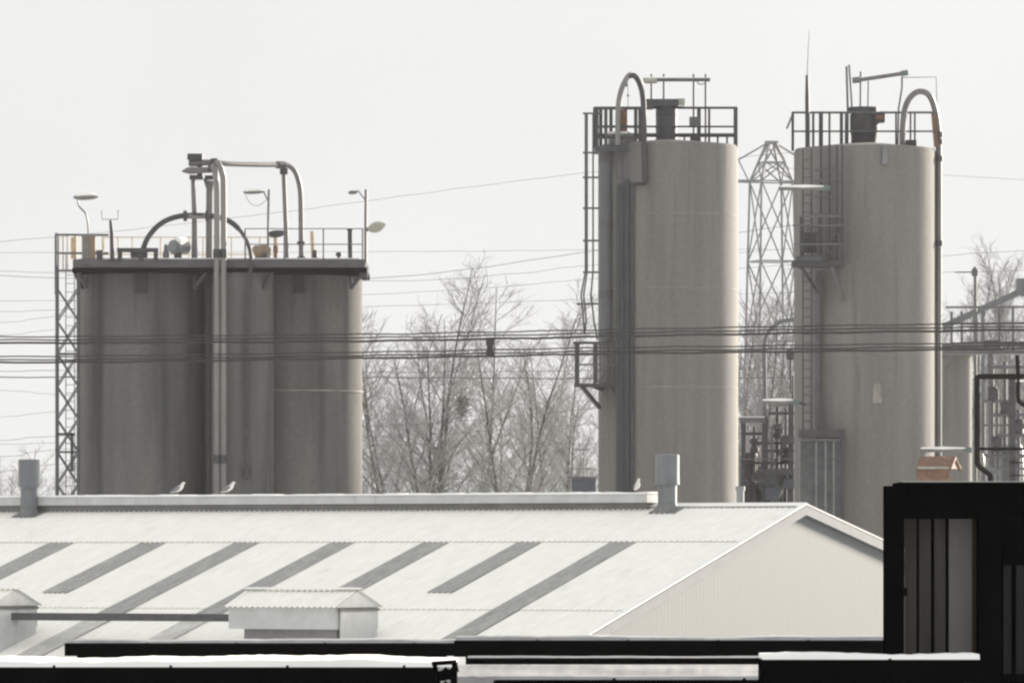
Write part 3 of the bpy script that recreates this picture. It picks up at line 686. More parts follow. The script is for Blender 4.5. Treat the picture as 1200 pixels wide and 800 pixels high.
part('pole', MB().bar(P(367, 306, 231), P(365.5, 271, 231), .13), M['yellow'], mv4, smooth=False); part('foot', MB().lathe(P(369, 306, 230.9), [(.18, 0), (.18, .1), (.09, .15), (.09, .4), (.03, .42)], 12), M['steel'], mv4)

# ------------------------------------------------------------------ the two tall tan silos
def tall_silo(label, px, rpx, Y, ytop, bands):
    c = P(px, ytop, Y); r = rpx * s(Y)
    t = thing('silo', label, 'silo', (c.x, Y, 0), 'tall tan silos')
    part('shell', MB().lathe((c.x, Y, 0), [(r, 0), (r, c.z - .1), (r - .06, c.z), (.1, c.z + .25)], 96), M['concB'], t)
    for y in bands: part('ring', MB().lathe((c.x, Y, P(0, y, Y).z), [(r - .01, -.018), (r + .008, -.018), (r + .008, .018), (r - .01, .018)], 96, cap=False), M['band'], t)
    return t, c, r
YB = 232.0
B, cB, rB = tall_silo('tall tan concrete silo in the middle, with a ladder and small platform on its left', 783, 82, YB, 171, (254, 340, 455))
ZB = cB.z - .02; q = s(YB)
# top railing (ring)
m = MB()
for y, r_ in ((126.5, .045), (148.5, .035), (158.5, .075)): m.tube([P(697, y, YB - .3), P(863, y, YB - .3)], r_, 8)
for x in (697, 863): m.tube([P(x, 126.5, YB - .3), P(x, 126.5, YB + .9)], .045, 8); m.tube([P(x, 148.5, YB - .3), P(x, 148.5, YB + .9)], .035, 8)
ro = part('guard_rail', m, M['steel'], B)
for x, wd_, y0 in ((697, .13, 126), (704, .13, 126), (716, .13, 126), (733, .13, 126), (745, .13, 126), (819, .14, 126), (831, .085, 126), (862, .15, 126), (802, .06, 158), (841, .07, 158), (852, .07, 158)):
    part('post', MB().bar(P(x, 174, YB - .3), P(x + .0, y0, YB - .3), wd_), M['steel'], ro, smooth=False)
# side landing at the upper left, with a dark underside
pl = part('landing', pb(697, 171, 752, 177, YB - 2.2, 2.0), M['blue_steel'], B, smooth=False)
part('kick_plate', pb(697, 160, 752, 163, YB - 2.2, .05), M['steel'], pl, smooth=False)
part('rail', pb(697, 125, 765, 128.5, YB - 2.2, .1), M['steel'], pl, smooth=False)
part('rail', pb(697, 147, 752, 150, YB - 2.2, .08), M['steel'], pl, smooth=False)
for x in (697.5, 708, 748): part('post', pb(x, 128.6, x + 4, 171, YB - 2.19, .1), M['steel'], pl, smooth=False)
part('rusty_panel', pb(722, 129, 735, 155, YB - 2.0, .05), M['rust'], pl, smooth=False, label='rusty brown panel')
part('gearbox', MB().lathe(P(728, 172, YB - 1.6), [(.45, 0), (.5, .2), (.42, .5), (.1, .6)], 18), M['lamp_grey'], pl)
part('snow', pb(713, 154, 735, 156.5, YB - 2.05, .9), M['snow'], pl, smooth=False)
# filter unit
fu = part('filter_unit', MB().lathe(P(781, 171, YB), [(12.5 * q, 0), (12.5 * q, 48 * q)], 28), M['blue_steel'], B)
part('filter_cap', pb(756, 116, 795, 124, YB - .6, 1.2), M['blue_steel'], fu, smooth=False)
part('filter_outlet', pb(795.2, 115.5, 802.5, 123, YB - .5, .9), M['lamp_glass'], fu, smooth=False)
for yy in (135, 150): part('filter_band', MB().lathe(P(781, yy, YB), [(12.6 * q, -.03), (12.8 * q, -.03), (12.8 * q, .03), (12.6 * q, .03)], 28, cap=False), M['steel'], fu)
# filling hose
Yh = YB - 2.3
hose = part('filling_pipe', MB().tube(smooth_path([P(724, 170, Yh), P(724.5, 127, Yh), P(728, 106, Yh), P(735, 91, Yh), P(740, 87, Yh)], 6), .10, 12), M['pipe_pale'], B)
part('pipe_bend', MB().tube(smooth_path([P(737, 89, Yh), P(744, 89.5, Yh), P(750, 99, Yh), P(753.5, 115, Yh), P(754.5, 140, Yh - .3), P(755, 178, Yh - .35), P(756, 214, Yh - .35)], 6), .105, 12), M['steel'], hose)
fs_ = lambda px: YB - math.sqrt(max(.01, rB ** 2 - ((px - 600) * q - cB.x) ** 2))
part('cross_pipe', MB().tube([P(757, 215, Yh - .35), P(740, 215.5, fs_(738) - .1), P(725, 217, fs_(725) - .1)], .055, 8), M['steel'], hose)
part('stay_wire', MB().tube([P(735, 92, Yh), P(736, 112, Yh), P(736, 126, Yh)], .012, 5), M['wire'], hose)
for y in (112, 100): part('stay_clip', MB().lathe(P(736 - (112 - y) * .15, y, Yh), [(.01, -.06), (.05, 0), (.01, .06)], 8), M['steel'], hose)
xd = fs_(728) - .12
part('down_pipe', MB().tube([P(727, 217, fs_(727) - .13), V((P(727, 0, YB - 2).x, fs_(727) - .13, .2))], .16, 10), M['blue_steel'], B)
part('cable_duct', MB().obox(V((P(731, 0, YB - 1.8).x, fs_(735) - .12, .2)), (.2, 0, 0), (0, .2, 0), (0, 0, P(0, 217, YB - 2).z)), M['blue_steel'], B, smooth=False)
rd = part('riser_duct', MB().tube([P(711, 178, fs_(711) - .1), P(711, 399, fs_(711) - .1)], .29, 20), M['duct'], B)
for y in (187, 264, 345): part('collar', MB().tube([P(711, y - 5, fs_(711) - .1), P(711, y + 4, fs_(711) - .1)], .32, 20), M['steel_mid'], rd)
part('dark_duct', MB().obox(V((P(739, 0, YB - 2.2).x, fs_(741) - .1, .2)), (.13, 0, 0), (0, .25, 0), (0, 0, P(0, 222, YB - 2).z)), M['steel'], B, smooth=False)
# ladder up the front left, its rungs, and the cage standing out on the left
lx = (722.5, 729.5); ld = MB(); y_l = fs_(726) - .5
for x in lx: ld.bar(V((P(x, 0, y_l).x, y_l, .5)), P(x, 175, y_l), .05)
z = .7
while z < P(0, 178, y_l).z: ld.tube([V((P(lx[0], 0, y_l).x, y_l, z)), V((P(lx[1], 0, y_l).x, y_l, z))], .014, 5); z += .3
part('ladder', ld, M['blue_steel'], B)
Yc = YB - .3; cg = MB()
def cw(px, off=0): return P(px, 0, Yc + off)
for xs, off in ((((686, 133), (686, 318), (681, 345), (683, 365), (685, 392)), -.3), (((688, 133), (688, 318), (684, 345), (687, 375), (685, 392)), .3), (((695, 133), (695, 318), (692.5, 345), (696, 375), (700, 398)), -.3)):
    cg.tube([P(x, y, Yc + off) for x, y in xs], .036, 6)
cgo = part('ladder_cage', cg, M['steel_mid'], B)
for y in (133, 179, 208, 244, 282, 319, 356):
    w0 = 684 if y < 330 else 677
    part('hoop', MB().tube([P(w0, y, Yc - .35), P(w0 - .3, y, Yc + .35), P(704, y, Yc + .3), P(704, y, Yc - .5), P(w0, y, Yc - .35)], .042, 6), M['steel_mid'], cgo)
# small side platform
Yp = YB - .8
sp = part('side_platform', pb(673, 449, 738, 453, Yp - 1.3, 1.3), M['steel'], B, smooth=False)
for x, wd in ((673.5, 5), (695, 4.5), (712, 2), (724, 2), (736, 2)): part('post', pb(x, 401, x + wd, 449, Yp - 1.28, .12), M['steel'], sp, smooth=False)
part('post', pb(675, 401, 679, 449, Yp - .1, .1), M['steel'], sp, smooth=False)
for y, h in ((400, 3), (413, 1.6), (426, 2)): part('rail', pb(671.5 if y == 400 else 678, y, 738, y + h, Yp - 1.31, .05), M['steel_mid'] if y > 410 else M['steel'], sp, smooth=False)
grille('grille', 700, 404, 737, 448, Yp - 1.24, sp, 'blue_steel')
part('brace', MB().bar(P(682, 453, Yp - 1.1), P(703, 478, Yp - .6), .13), M['steel'], sp, smooth=False)
part('brace', MB().bar(P(712, 453, Yp - 1.2), P(735, 482, fs_(735) - .05), .11), M['blue_steel'], sp, smooth=False)
part('gusset', MB().prism([P(692, 453, Yp - .9), P(712, 453, Yp - .9), P(706, 459, Yp - .9)], (0, .5, 0)), M['steel'], sp, smooth=False)
# lamp gantry on top
gt = thing('lamp_gantry', 'tube lamp on four thin posts above the middle silo filter', 'lamp', P(795, 171, YB - .2))
for x, y0 in ((763.5, 120), (778, 116), (813, 168), (827, 150)): part('post', MB().tube([P(x, y0 if y0 < 130 else 172, YB + .7 if y0 < 130 else YB - .2), P(x, 87, YB + .7 if y0 < 130 else YB - .2)], .042, 8), M['steel_mid'], gt)
part('tube_lamp', MB().tube([P(754, 93.5, YB - .2), P(832, 93.5, YB - .2)], .075, 10), M['steel_mid'], gt)
part('snow', MB().tube([P(755, 91.8, YB - .2), P(772, 91.6, YB - .2), P(831, 91.8, YB - .2)], .045, 8), M['snow'], gt)
part('lamp_end', MB().tube([P(755, 95, YB - .25), P(770, 95, YB - .25)], .10, 10), M['lamp_glass'], gt)
part('switch_box', pb(808, 137, 820, 148, YB - .4, .25), M['steel_mid'], gt, smooth=False)
part('switch_box', pb(809, 158, 821, 167, YB - .4, .3), M['steel'], gt, smooth=False)
part('cable_loop', MB().tube(smooth_path([P(816, 95, YB - .3), P(820, 99, YB - .3), P(826, 98, YB - .3)]), .02, 5), M['wire'], gt)

YC = 214.0
C_, cC, rC = tall_silo('tall tan concrete silo on the right, with a caged ladder down its left side', 1013.5, 83, YC, 175, ())
ZC = cC.z - .02; q = s(YC)
fc = lambda px: YC - math.sqrt(max(.01, rC ** 2 - ((px - 600) * q - cC.x) ** 2))
m = MB()
for y, r_ in ((132, .04), (154, .032)):
    m.tube([P(929, y, YC - .5), P(1096, y, YC - .5)], r_, 8)
    for x in (929, 1096): m.tube([P(x, y, YC - .5), P(x, y, YC + .9)], r_, 8)
ro = part('guard_rail', m, M['steel_mid'], C_)
for x, wd_ in ((929, .09), (953, .08), (962, .14), (972, .07), (986, .11), (991, .06), (1050, .06), (1067, .06), (1072, .06)):
    part('post', MB().bar(P(x, 177, YC - .5), P(x, 131.5, YC - .5), wd_), M['steel'], ro, smooth=False)
part('post', MB().bar(P(922, 151, YC - .5), P(929, 134, YC - .5), .07), M['lamp_grey'], ro, smooth=False)
part('post', MB().bar(P(1097, 172, YC - .4), P(1093.5, 131, YC - .4), .14), M['rust'], ro, smooth=False)
fu = part('filter_unit', MB().lathe(P(1013, 175, YC), [(13 * q, 0), (15 * q, 12 * q), (17 * q, 22 * q), (17 * q, 40 * q), (15 * q, 42 * q)], 24), M['steel'], C_)
part('filter_cap', MB().lathe(P(1012, 131, YC), [(17.5 * q, -.05), (17.5 * q, 5 * q), (.1, 6 * q)], 24), M['steel'], fu)
part('filter_outlet', pb(1024, 131, 1037, 143, YC - .5, .6), M['steel'], fu, smooth=False)
part('outlet_face', pb(1027, 135, 1035, 140, YC - .53, .028), M['rust'], fu, smooth=False)
part('hatch', pb(1056, 164, 1074, 173, YC - .7, .7), M['steel'], C_, smooth=False)
part('lifting_lug', MB().prism([P(1034, 192, YC - rC - .06), P(1040, 192, YC - rC - .06), P(1040, 171, YC - rC - .06), P(1037.5, 168, YC - rC - .06), P(1034, 172, YC - rC - .06)], (0, .08, 0)), M['galv'], C_, smooth=False)
hose = part('filling_pipe', MB().tube(smooth_path([P(1057.5, 172, YC - 1), P(1058, 150, YC - 1), P(1060.5, 128, YC - .9), P(1067, 114, YC - .8), P(1077, 107.5, YC - .6), P(1088, 111, YC - .5), P(1095, 126, YC - .4), P(1099, 150, YC - .3), P(1100, 180, YC - .3), P(1100, 300, YC - .3), P(1100, 540, YC - .3), V((P(1100, 0, YC - .3).x, YC - .3, 0))], 7), .105, 12), M['pipe_mid'], C_)
for y in (158, 166, 186, 285): part('clamp', MB().tube([P(1099.6, y - 3, YC - .3), P(1099.8, y + 3, YC - .3)], .16, 12), M['steel'], hose)
part('bracket', MB().bar(P(1094, 285, YC - .2), P(1101, 285, YC - .3), .06), M['steel'], hose, smooth=False)
# ladder, its cage platform and shaft on the left
Yl = fc(960) - .45
ld = MB()
for x in (941, 951): ld.bar(V((P(x, 0, Yl).x, Yl, .3)), P(x, 175, Yl), .055)
z = .5
while z < P(0, 178, Yl).z: ld.tube([V((P(941, 0, Yl).x, Yl, z)), V((P(951, 0, Yl).x, Yl, z))], .015, 5); z += .3
part('ladder', ld, M['steel'], C_)
cg = MB()
for x in (962, 972, 981, 987): cg.bar(P(x, 170, fc(x) - .5), P(x, 312, fc(x) - .5), .07)
cgo = part('ladder_cage', cg, M['steel'], C_, smooth=False)
for y in (199, 212, 231, 252): part('hoop', MB().tube([P(955, y, fc(960) - .5), P(988, y, fc(985) - .55)], .045, 6), M['steel_mid'], cgo)
sp = part('side_platform', pb(929, 305, 989, 312, Yl - 1.0, 1.2), M['steel'], C_, smooth=False)
part('toe_board', pb(933, 300, 964, 305.5, Yl - 1.05, .04), M['blue_steel'], sp, smooth=False)
for x in (937, 958, 984): part('post', pb(x, 253, x + 3, 305, Yl - .98, .09), M['steel'], sp, smooth=False)
for y, x0, x1 in ((252.5, 938, 986), (263, 929, 988), (285, 930, 988)): part('rail', pb(x0, y, x1, y + 2, Yl - 1.02, .05), M['steel_mid'], sp, smooth=False)
grille('grille', 938, 266, 963, 300, Yl - .94, sp, 'steel')
part('control_box', pb(943, 272, 957, 296, Yl - .5, .3), M['steel'], sp, smooth=False)
grille('grille', 969, 256, 988, 303, Yl - .94, sp, 'steel', .09)
part('brace', MB().bar(P(975, 312, Yl - .8), P(988, 352, fc(986) - .05), .09), M['steel_mid'], sp, smooth=False)
part('brace', MB().bar(P(938, 312, Yl - .8), P(960, 345, fc(960) - .05), .09), M['steel'], sp, smooth=False)
part('riser_pipe', MB().tube([V((P(958, 0, Yl).x, fc(958) - .15, .2)), P(958, 318, fc(958) - .15)], .09, 8), M['steel_mid'], C_)
# lower ladder shaft
Ysf = fc(965) - 1.1
sf = part('ladder_shaft', pb(936, 503, 990, 512, Ysf, .9), M['steel'], C_, smooth=False)
for x in (985,): part('post', pg(x, 512, x + 4, Ysf, .1), M['steel'], sf, smooth=False)
for x in (936, 955.5, 966.5, 976): part('post', pg(x, 517, x + 2, Ysf + .02, .06), M['galv'], sf, smooth=False)
part('back_plate', pg(937, 514, 985, Ysf + .35, .03), M['steel_mid'], sf, smooth=False)
for y in (514, 537, 569): part('rail', pb(936, y, 985, y + 2.4 if y == 514 else y + 1, Ysf - .02, .04), M['steel_mid'], sf, smooth=False)
part('patch', MB().prism([P(1022.5, 472, YC - rC - .01), P(1033.5, 472, YC - rC - .01), P(1032, 449, YC - rC - .01), P(1024, 449, YC - rC - .01)], (0, .05, 0)), M['band'], C_, smooth=False, label='pale patch on the shell')
# aerial
an = thing('aerial', 'tall whip aerial on a dark mast at the left of the right silo top', 'aerial', P(946, 175, YC - .7))
part('mast', MB().tube([P(946.5, 177, YC - .7), P(946, 115, YC - .7), P(945.8, 88, YC - .7)], [.085, .075, .05], 8), M['steel'], an)
part('whip', MB().tube([P(945.8, 88, YC - .7), P(947, 60, YC - .7), P(948.3, 36, YC - .7)], [.014, .011, .007], 6), M['wire'], an)
ss = thing('lamp_gantry', 'slanting tube lamp held by thin bent poles above the right silo', 'lamp', P(1020, 175, YC))
for pts_, r_ in ((((993, 172), (993.5, 130), (992, 78)), .04), (((998.5, 172), (998, 120), (995, 76)), .032), (((1008, 130), (1008.5, 84)), .03), (((1017, 128), (1017.5, 95)), .022), (((1052, 172), (1053, 128), (1057, 103), (1057, 90)), .032)):
    part('post', MB().tube([P(x, y, YC - .1) for x, y in pts_], r_, 7), M['steel_mid'], ss)
part('tube_lamp', MB().tube([P(1000, 95, YC - .15), P(1063, 85.5, YC - .15)], .07, 10), M['pipe_mid'], ss)
part('lamp_end', MB().tube([P(999, 94.5, YC - .15), P(1007, 93.5, YC - .15)], .11, 10), M['lamp_grey'], ss)
part('lamp_end', MB().tube([P(1056, 86.5, YC - .15), P(1064, 85.2, YC - .15)], .10, 10), M['green_lamp'], ss)
part('conduit', MB().tube([P(1058, 91, YC - .1), P(1097, 90.5, YC - .1), P(1098, 130, YC - .1)], .014, 5), M['wire'], ss)
part('snow', MB().tube([P(1008, 92, YC - .15), P(1055, 85.2, YC - .15)], .03, 6), M['snow'], ss)
# side tube lamps with snow
def tube_lamp(label, x0, x1, y, Y, arm, base=None):
    t = thing('tube_lamp', label, 'lamp', P(x0, y, Y), 'snow topped tube lamps')
    part('housing', MB().tube([P(x0, y + 1, Y), P(x1, y + .6, Y)], .07, 10), M['lamp_grey'], t)
    part('lamp_end', MB().tube([P(x1 - 7, y + .6, Y), P(x1 + .5, y + .6, Y)], .10, 10), M['green_lamp'], t)
    part('snow', MB().tube([P(x0 + 1, y - .8, Y), P((x0 + x1) / 2, y - 1.1, Y), P(x1 - 6, y - .8, Y)], [.05, .075, .05], 8), M['snow'], t)
    part('arm', MB().tube(arm, .035, 6), M['steel'], t)
tube_lamp('snow topped tube lamp sticking out left of the right silo ladder cage', 913, 972, 220, Yl - .9, [P(968, 221, Yl - .9), P(968, 222, fc(968))])
tube_lamp('snow topped tube lamp between the two tall silos above the pipework', 893, 936, 470, Yl - .8, [P(934, 471, Yl - .8), P(944, 474, fc(944) - .1)])
tube_lamp('snow topped tube lamp low on the right silo above the orange hood', 1072, 1138, 526.5, YC - 1.6, [P(1090, 527, YC - 1.6), P(1090, 528, fc(1090))])

# ------------------------------------------------------------------ low pipework between the two tall silos
YW = 240.0
pw_ = thing('service_frame', 'dark steel service frame with pipes and landings between the tall silos', 'steel frame', (P(900, 0, YW).x, YW, 0))
part('tank', MB().lathe((P(879, 0, YW).x, YW + .8, 0), [(11 * s(YW), 0), (11 * s(YW), P(0, 535, YW).z), (9 * s(YW), P(0, 530, YW).z), (.05, P(0, 529, YW).z)], 24), M['steel'], pw_)
for x, y0, wd, mm in ((868.5, 488, 3, 'steel'), (893, 488, 7, 'steel'), (924, 468, 5, 'steel'), (933, 470, 4, 'steel_mid'), (903, 500, 3, 'steel_mid')):
    part('post', pg(x, y0, x + wd, YW - .1, .2), M[mm], pw_, smooth=False)
part('landing', pb(867, 489, 897, 495, YW - .5, 1.0), M['steel_mid'], pw_, smooth=False)
part('snow', pb(867.5, 487.6, 896, 489, YW - .45, .9), M['snow'], pw_, smooth=False)
part('landing', pb(893, 549, 936, 556, YW - .5, 1.2), M['steel'], pw_, smooth=False)
part('hopper', MB().lathe((P(905, 0, YW).x, YW + .3, P(0, 590, YW).z), [(.25, 0), (.62, 1.0), (.62, 1.15), (.2, 1.3)], 20), M['blue_steel'], pw_)
for y in (474, 500, 515, 537, 562): part('rail', pb(868 if y > 520 else 900, y, 936, y + 1.6, YW - .2, .05), M['steel_mid'], pw_, smooth=False)
for a, b in (((893, 588), (918, 548)), ((870, 575), (893, 545)), ((906, 545), (930, 500))): part('brace', MB().bar(P(*a, YW - .15), P(*b, YW - .15), .1), M['steel'], pw_, smooth=False)
part('cladding', pg(868, 560, 936, YW + 1.2, .05), M['steel'], pw_, smooth=False)
part('chute', MB().tube(smooth_path([P(897, 500, YW), P(896, 440, YW), P(896.5, 400, YW), P(903, 386, YW), P(915, 377, YW), P(931, 374.5, YW)], 6), .085, 10), M['duct'], pw_)
part('vent_head', MB().lathe(P(926.5, 412, YW), [(.04, -1.6), (.04, -.35), (.16, -.3), (.18, .05), (.05, .12)], 12), M['steel'], pw_)
part('panel', pb(917, 510, 934, 520, YW - .3, .1), M['steel'], pw_, smooth=False)
for x, y0, r_, mm in ((873, 496, .05, 'steel'), (884, 500, .06, 'steel_mid'), (889, 512, .04, 'steel'), (911, 476, .07, 'steel'), (916, 496, .05, 'steel_mid'), (921, 478, .045, 'steel'), (929, 440, .05, 'steel')):
    part('pipe', MB().tube([(P(x, 0, YW + .5).x, YW + .5, 0), P(x, y0, YW + .5)], r_, 8), M[mm], pw_)
for y, x0, x1 in ((508, 868, 900), (519, 884, 934), (528, 893, 936), (542, 870, 936), (571, 868, 930), (484, 900, 936)):
    part('cross_pipe', MB().tube([P(x0, y, YW + .35), P(x1, y, YW + .35)], .055, 8), M['steel'], pw_)
for x, y in ((884, 522), (911, 505), (921, 532), (900, 562)):
    part('valve', MB().lathe(P(x, y, YW + .3), [(.06, -.3), (.18, -.25), (.18, -.1), (.1, 0), (.18, .1), (.18, .25), (.06, .3)], 12), M['steel'], pw_)
part('motor', MB().tube([P(918, 566, YW - .3), P(932, 566, YW - .3)], .22, 14), M['blue_bin'], pw_)
part('motor', MB().tube([P(897, 578, YW - .6), P(912, 578, YW - .6)], .25, 14), M['blue_bin'], pw_)

# ------------------------------------------------------------------ pylon far behind
YP = 410.0; cp = P(904, 0, YP)
py_ = thing('pylon', 'tall grey lattice power pylon seen through the gap between the tall silos', 'pylon', (cp.x, YP, 0))
ang = R(18); hw = 24.5 * s(YP)
def corner(i, hw_, z):
    a = ang + math.pi / 4 + i * math.pi / 2; return V((cp.x + hw_ * 1.2 * math.cos(a), YP + hw_ * 1.2 * math.sin(a), z))
levels = [0]; z = 0
zt, zx = P(0, 168, YP).z, P(0, 213, YP).z
nb = 6; wd = [hw * (1.5 - .55 * i / nb) for i in range(nb + 1)]; zs = [zx * i / nb for i in range(nb + 1)]
for i in range(4):
    part('leg', MB().bar(corner(i, wd[0], 0), corner(i, wd[-1], zx), .13), M['pylon'], py_, smooth=False)
    part('leg', MB().bar(corner(i, wd[-1], zx), corner(i, hw * .22, zt), .13), M['pylon'], py_, smooth=False)
for k in range(nb):
    m = MB()
    for i in range(4):
        a0, b0, a1, b1 = corner(i, wd[k], zs[k]), corner(i + 1, wd[k], zs[k]), corner(i, wd[k + 1], zs[k + 1]), corner(i + 1, wd[k + 1], zs[k + 1])
        m.bar(a0, b1, .075); m.bar(b0, a1, .075); m.bar(a1, b1, .09)
    part('bracing', m, M['pylon'], py_, smooth=False)
m = MB()
for i in range(4):
    zm = (zx + zt) / 2; h = (wd[-1] + hw * .22) / 2
    m.bar(corner(i, wd[-1], zx), corner(i + 1, h, zm), .08); m.bar(corner(i + 1, wd[-1], zx), corner(i, h, zm), .08); m.bar(corner(i, h, zm), corner(i + 1, h, zm), .08); m.bar(corner(i, h, zm), corner(i + 1, hw * .22, zt), .08)
part('bracing', m, M['pylon'], py_, smooth=False)
for sg in (-1, 1):
    d = V((math.cos(ang), math.sin(ang), 0)) * sg; tip = V((cp.x, YP, zx)) + d * 4.6
    m = MB()
    for i in range(4):
        c0 = corner(i, wd[-1], zx)
        if (c0 - V((cp.x, YP, zx))).dot(d) > 0: m.bar(c0, tip, .11)
    m.bar(V((cp.x, YP, zt)) + d * .3, tip + V((0, 0, .15)), .10)
    for f in (.35, .65): m.bar(V((cp.x, YP, zx)).lerp(tip, f), (V((cp.x, YP, zt)) + d * .3).lerp(tip, f + .12), .07)
    part('cross_arm', m, M['pylon'], py_, smooth=False)
part('cap', MB().box((cp.x, YP, zt + .05), (.8, .5, .2), ang), M['pylon'], py_, smooth=False)

# ------------------------------------------------------------------ right hand plant
YD = 262.0
D = thing('silo', 'short tan silo partly hidden behind the right tall silo, under a dark gangway', 'silo', (P(1116, 0, YD).x, YD, 0))
part('shell', MB().lathe((P(1116, 0, YD).x, YD, 0), [(23 * s(YD), 0), (23 * s(YD), P(0, 420, YD).z), (20 * s(YD), P(0, 413, YD).z)], 48), M['concB'], D)
part('lid', pb(1098, 402, 1160, 411, YD - 1.0, 2.0), M['steel_mid'], D, smooth=False)
part('chute', MB().tube([P(1121, 405, YD - 1.1), P(1104, 430, YD - 1.1), P(1103, 505, YD - 1.1)], .10, 8), M['pipe_mid'], D)
gw_ = thing('gangway', 'dark raised pipe gangway crossing behind the right tall silo to the frame edge', 'gangway', (P(1160, 0, 255).x, 255, 0))
part('deck', pb(1101, 410, 1290, 414.5, 255, 1.2), M['steel_mid'], gw_, smooth=False)
part('snow', pb(1125, 408.8, 1280, 410, 255.05, 1.1), M['snow'], gw_, smooth=False)
part('pipe', MB().tube([P(1155, 403, 254.8), P(1290, 403, 254.8)], .11, 10), M['steel'], gw_)
part('pipe_end', MB().tube([P(1152, 403, 254.8), P(1172, 403, 254.8)], .17, 12), M['steel'], gw_)
for y in (379, 387, 360): part('rail', MB().tube([P(1104 if y > 362 else 1108, y, 255), P(1290, y - 1, 255)], .05, 6), M['steel_mid'], gw_)
for x in (1115, 1127, 1144, 1171, 1187, 1204, 1230, 1260): part('post', MB().bar(P(x, 411, 255), P(x, 360 if x > 1150 else 365, 255), .10), M['steel_mid'], gw_, smooth=False)
for x in (1158, 1240): part('leg', pg(x, 411, x + 5, 255.4, .18), M['steel_mid'], gw_, smooth=False)
cv = thing('conveyor', 'slanting grey conveyor boom rising to the right edge above the gangway', 'conveyor', (P(1230, 0, 270).x, 270, 0))
m = MB(); m.bar(P(1105, 383, 270), P(1195, 342, 270), .30, .28); m.bar(P(1195, 342, 270), P(1290, 298, 270), .5, .5); part('boom', m, M['duct'], cv, smooth=False)
part('head', pb(1192, 326, 1206, 346, 269.7, .8), M['duct'], cv, smooth=False)
for x in (1150, 1240): part('leg', pg(x, 362 if x < 1200 else 322, x + 4, 270, .15), M['duct'], cv, smooth=False)
mp = thing('mast', 'slim mast with a round head before the hazy trees at the right', 'mast', (P(1143.5, 0, 258).x, 258, 0))
part('pole', MB().tube([(P(1143.5, 0, 258).x, 258, 0), P(1143, 318, 258)], .07, 8), M['steel_mid'], mp)
part('head', MB().lathe(P(1142.5, 318, 258), [(.05, -.25), (.14, -.15), (.15, .05), (.04, .2)], 12), M['steel_mid'], mp)
part('arm', MB().tube([P(1119, 319, 258), P(1143, 319, 258)], .025, 6), M['wire'], mp)
YF = 205.0
pf = thing('pipe_rack', 'black pipe frame with a cranked foot above the dark shelter', 'pipe frame', (P(1170, 0, YF).x, YF, 0))
part('pipe', MB().tube([P(1200, 441, YF), P(1147, 441, YF), P(1145, 442, YF), P(1145, 446, YF), P(1145, 542, YF), P(1148, 547, YF), P(1160, 556, YF), P(1162, 575, YF), V((P(1162, 0, YF).x, YF, 0))], .095, 10), M['black'], pf)
part('post', pg(1183, 440, 1190, YF + .1, .2), M['steel'], pf, smooth=False)
for y, h in ((524, 3.4), (541, 1.5), (556, 1.5)): part('rail', pb(1146 if y < 530 else 1184, y, 1290, y + h, YF + .02, .08), M['black'], pf, smooth=False)
part('post', pg(1270, 440, 1276, YF + .1, .2), M['steel'], pf, smooth=False)
part('rail', pb(1190, 438.5, 1290, 443, YF + .1, .1), M['black'], pf, smooth=False)
part('elbow_pipe', MB().tube(smooth_path([P(1192, 416, YF - .4), P(1193, 440, YF - .4), P(1193, 464, YF - .4), P(1197, 473, YF - .4), P(1215, 480, YF - .4)], 5), .07, 10), M['black'], pf)
part('snow', pb(1191, 445, 1201, 447, YF - .45, .3), M['snow'], pf, smooth=False)
part('valve', MB().lathe(P(1150.5, 548, YF + .3), [(.10, 0), (.10, .35), (.06, .4), (.06, .5)], 12), M['lamp_glass'], pf)
part('cowl', MB().prism([P(1154, 546, YF + .4), P(1160, 545.5, YF + .4), P(1170, 551, YF + .4), P(1172, 556, YF + .4), P(1163, 555, YF + .4)], (0, .4, 0)), M['galv'], pf, smooth=False)
YO = 206.0
oh = thing('hood', 'rusty orange gabled hood standing just above the dark shelter', 'hood', (P(1097, 0, YO).x, YO, 0))
part('tower', pg(1078, 556, 1116, YO + .15, .9), M['tan'], oh, smooth=False)
rr = MB(); A0, A1 = P(1078, 536.5, YO + .6), P(1118, 535.5, YO + .6); E0, E1 = P(1073, 549, YO), P(1113, 549, YO)
rr.prism([A0, A1, E1, E0], (0, 0, .05)); part('roof', rr, M['orange'], oh, smooth=False)
F0, F1 = P(1083, 549, YO + 1.2), P(1127, 549, YO + 1.2)
part('roof', MB().prism([A0, A1, F1, F0], (0, 0, .05)), M['orange'], oh, smooth=False)
part('front', MB().prism([P(1074, 549.2, YO + .08), P(1112, 549.2, YO + .08), P(1112, 561, YO + .08), P(1074, 561, YO + .08)], (0, .05, 0)), M['orange'], oh, smooth=False)
part('gable', MB().prism([P(1113, 549, YO + .02), P(1124, 549, YO + 1.15), P(1118, 537, YO + .6)], (-.04, 0, 0)), M['tan'], oh, smooth=False)
part('gable_trim', MB().tube([P(1113.5, 550, YO - .03), P(1119, 536, YO + .6), P(1125, 550, YO + 1.2)], .06, 8), M['orange'], oh)
part('snow', MB().prism([P(1075, 546.5, YO - .02), P(1112, 546.5, YO - .02), P(1112, 549, YO - .05), P(1075, 549, YO - .05)], (0, .06, 0)), M['lamp_glass'], oh, smooth=False)
YR = 222.0
rk = thing('pipework', 'tangle of thin grey pipes and valves between the black pipe frame and the trees', 'pipework', (P(1180, 0, YR).x, YR, 0))
for x, y0, r_ in ((1153, 470, .05), (1163, 430, .06), (1169, 455, .045), (1178, 424, .07), (1194, 480, .06), (1206, 430, .07), (1225, 440, .06)):
    part('riser', MB().tube([(P(x, 0, YR).x, YR, 0), P(x, y0, YR)], r_, 8), M['steel_mid'], rk)
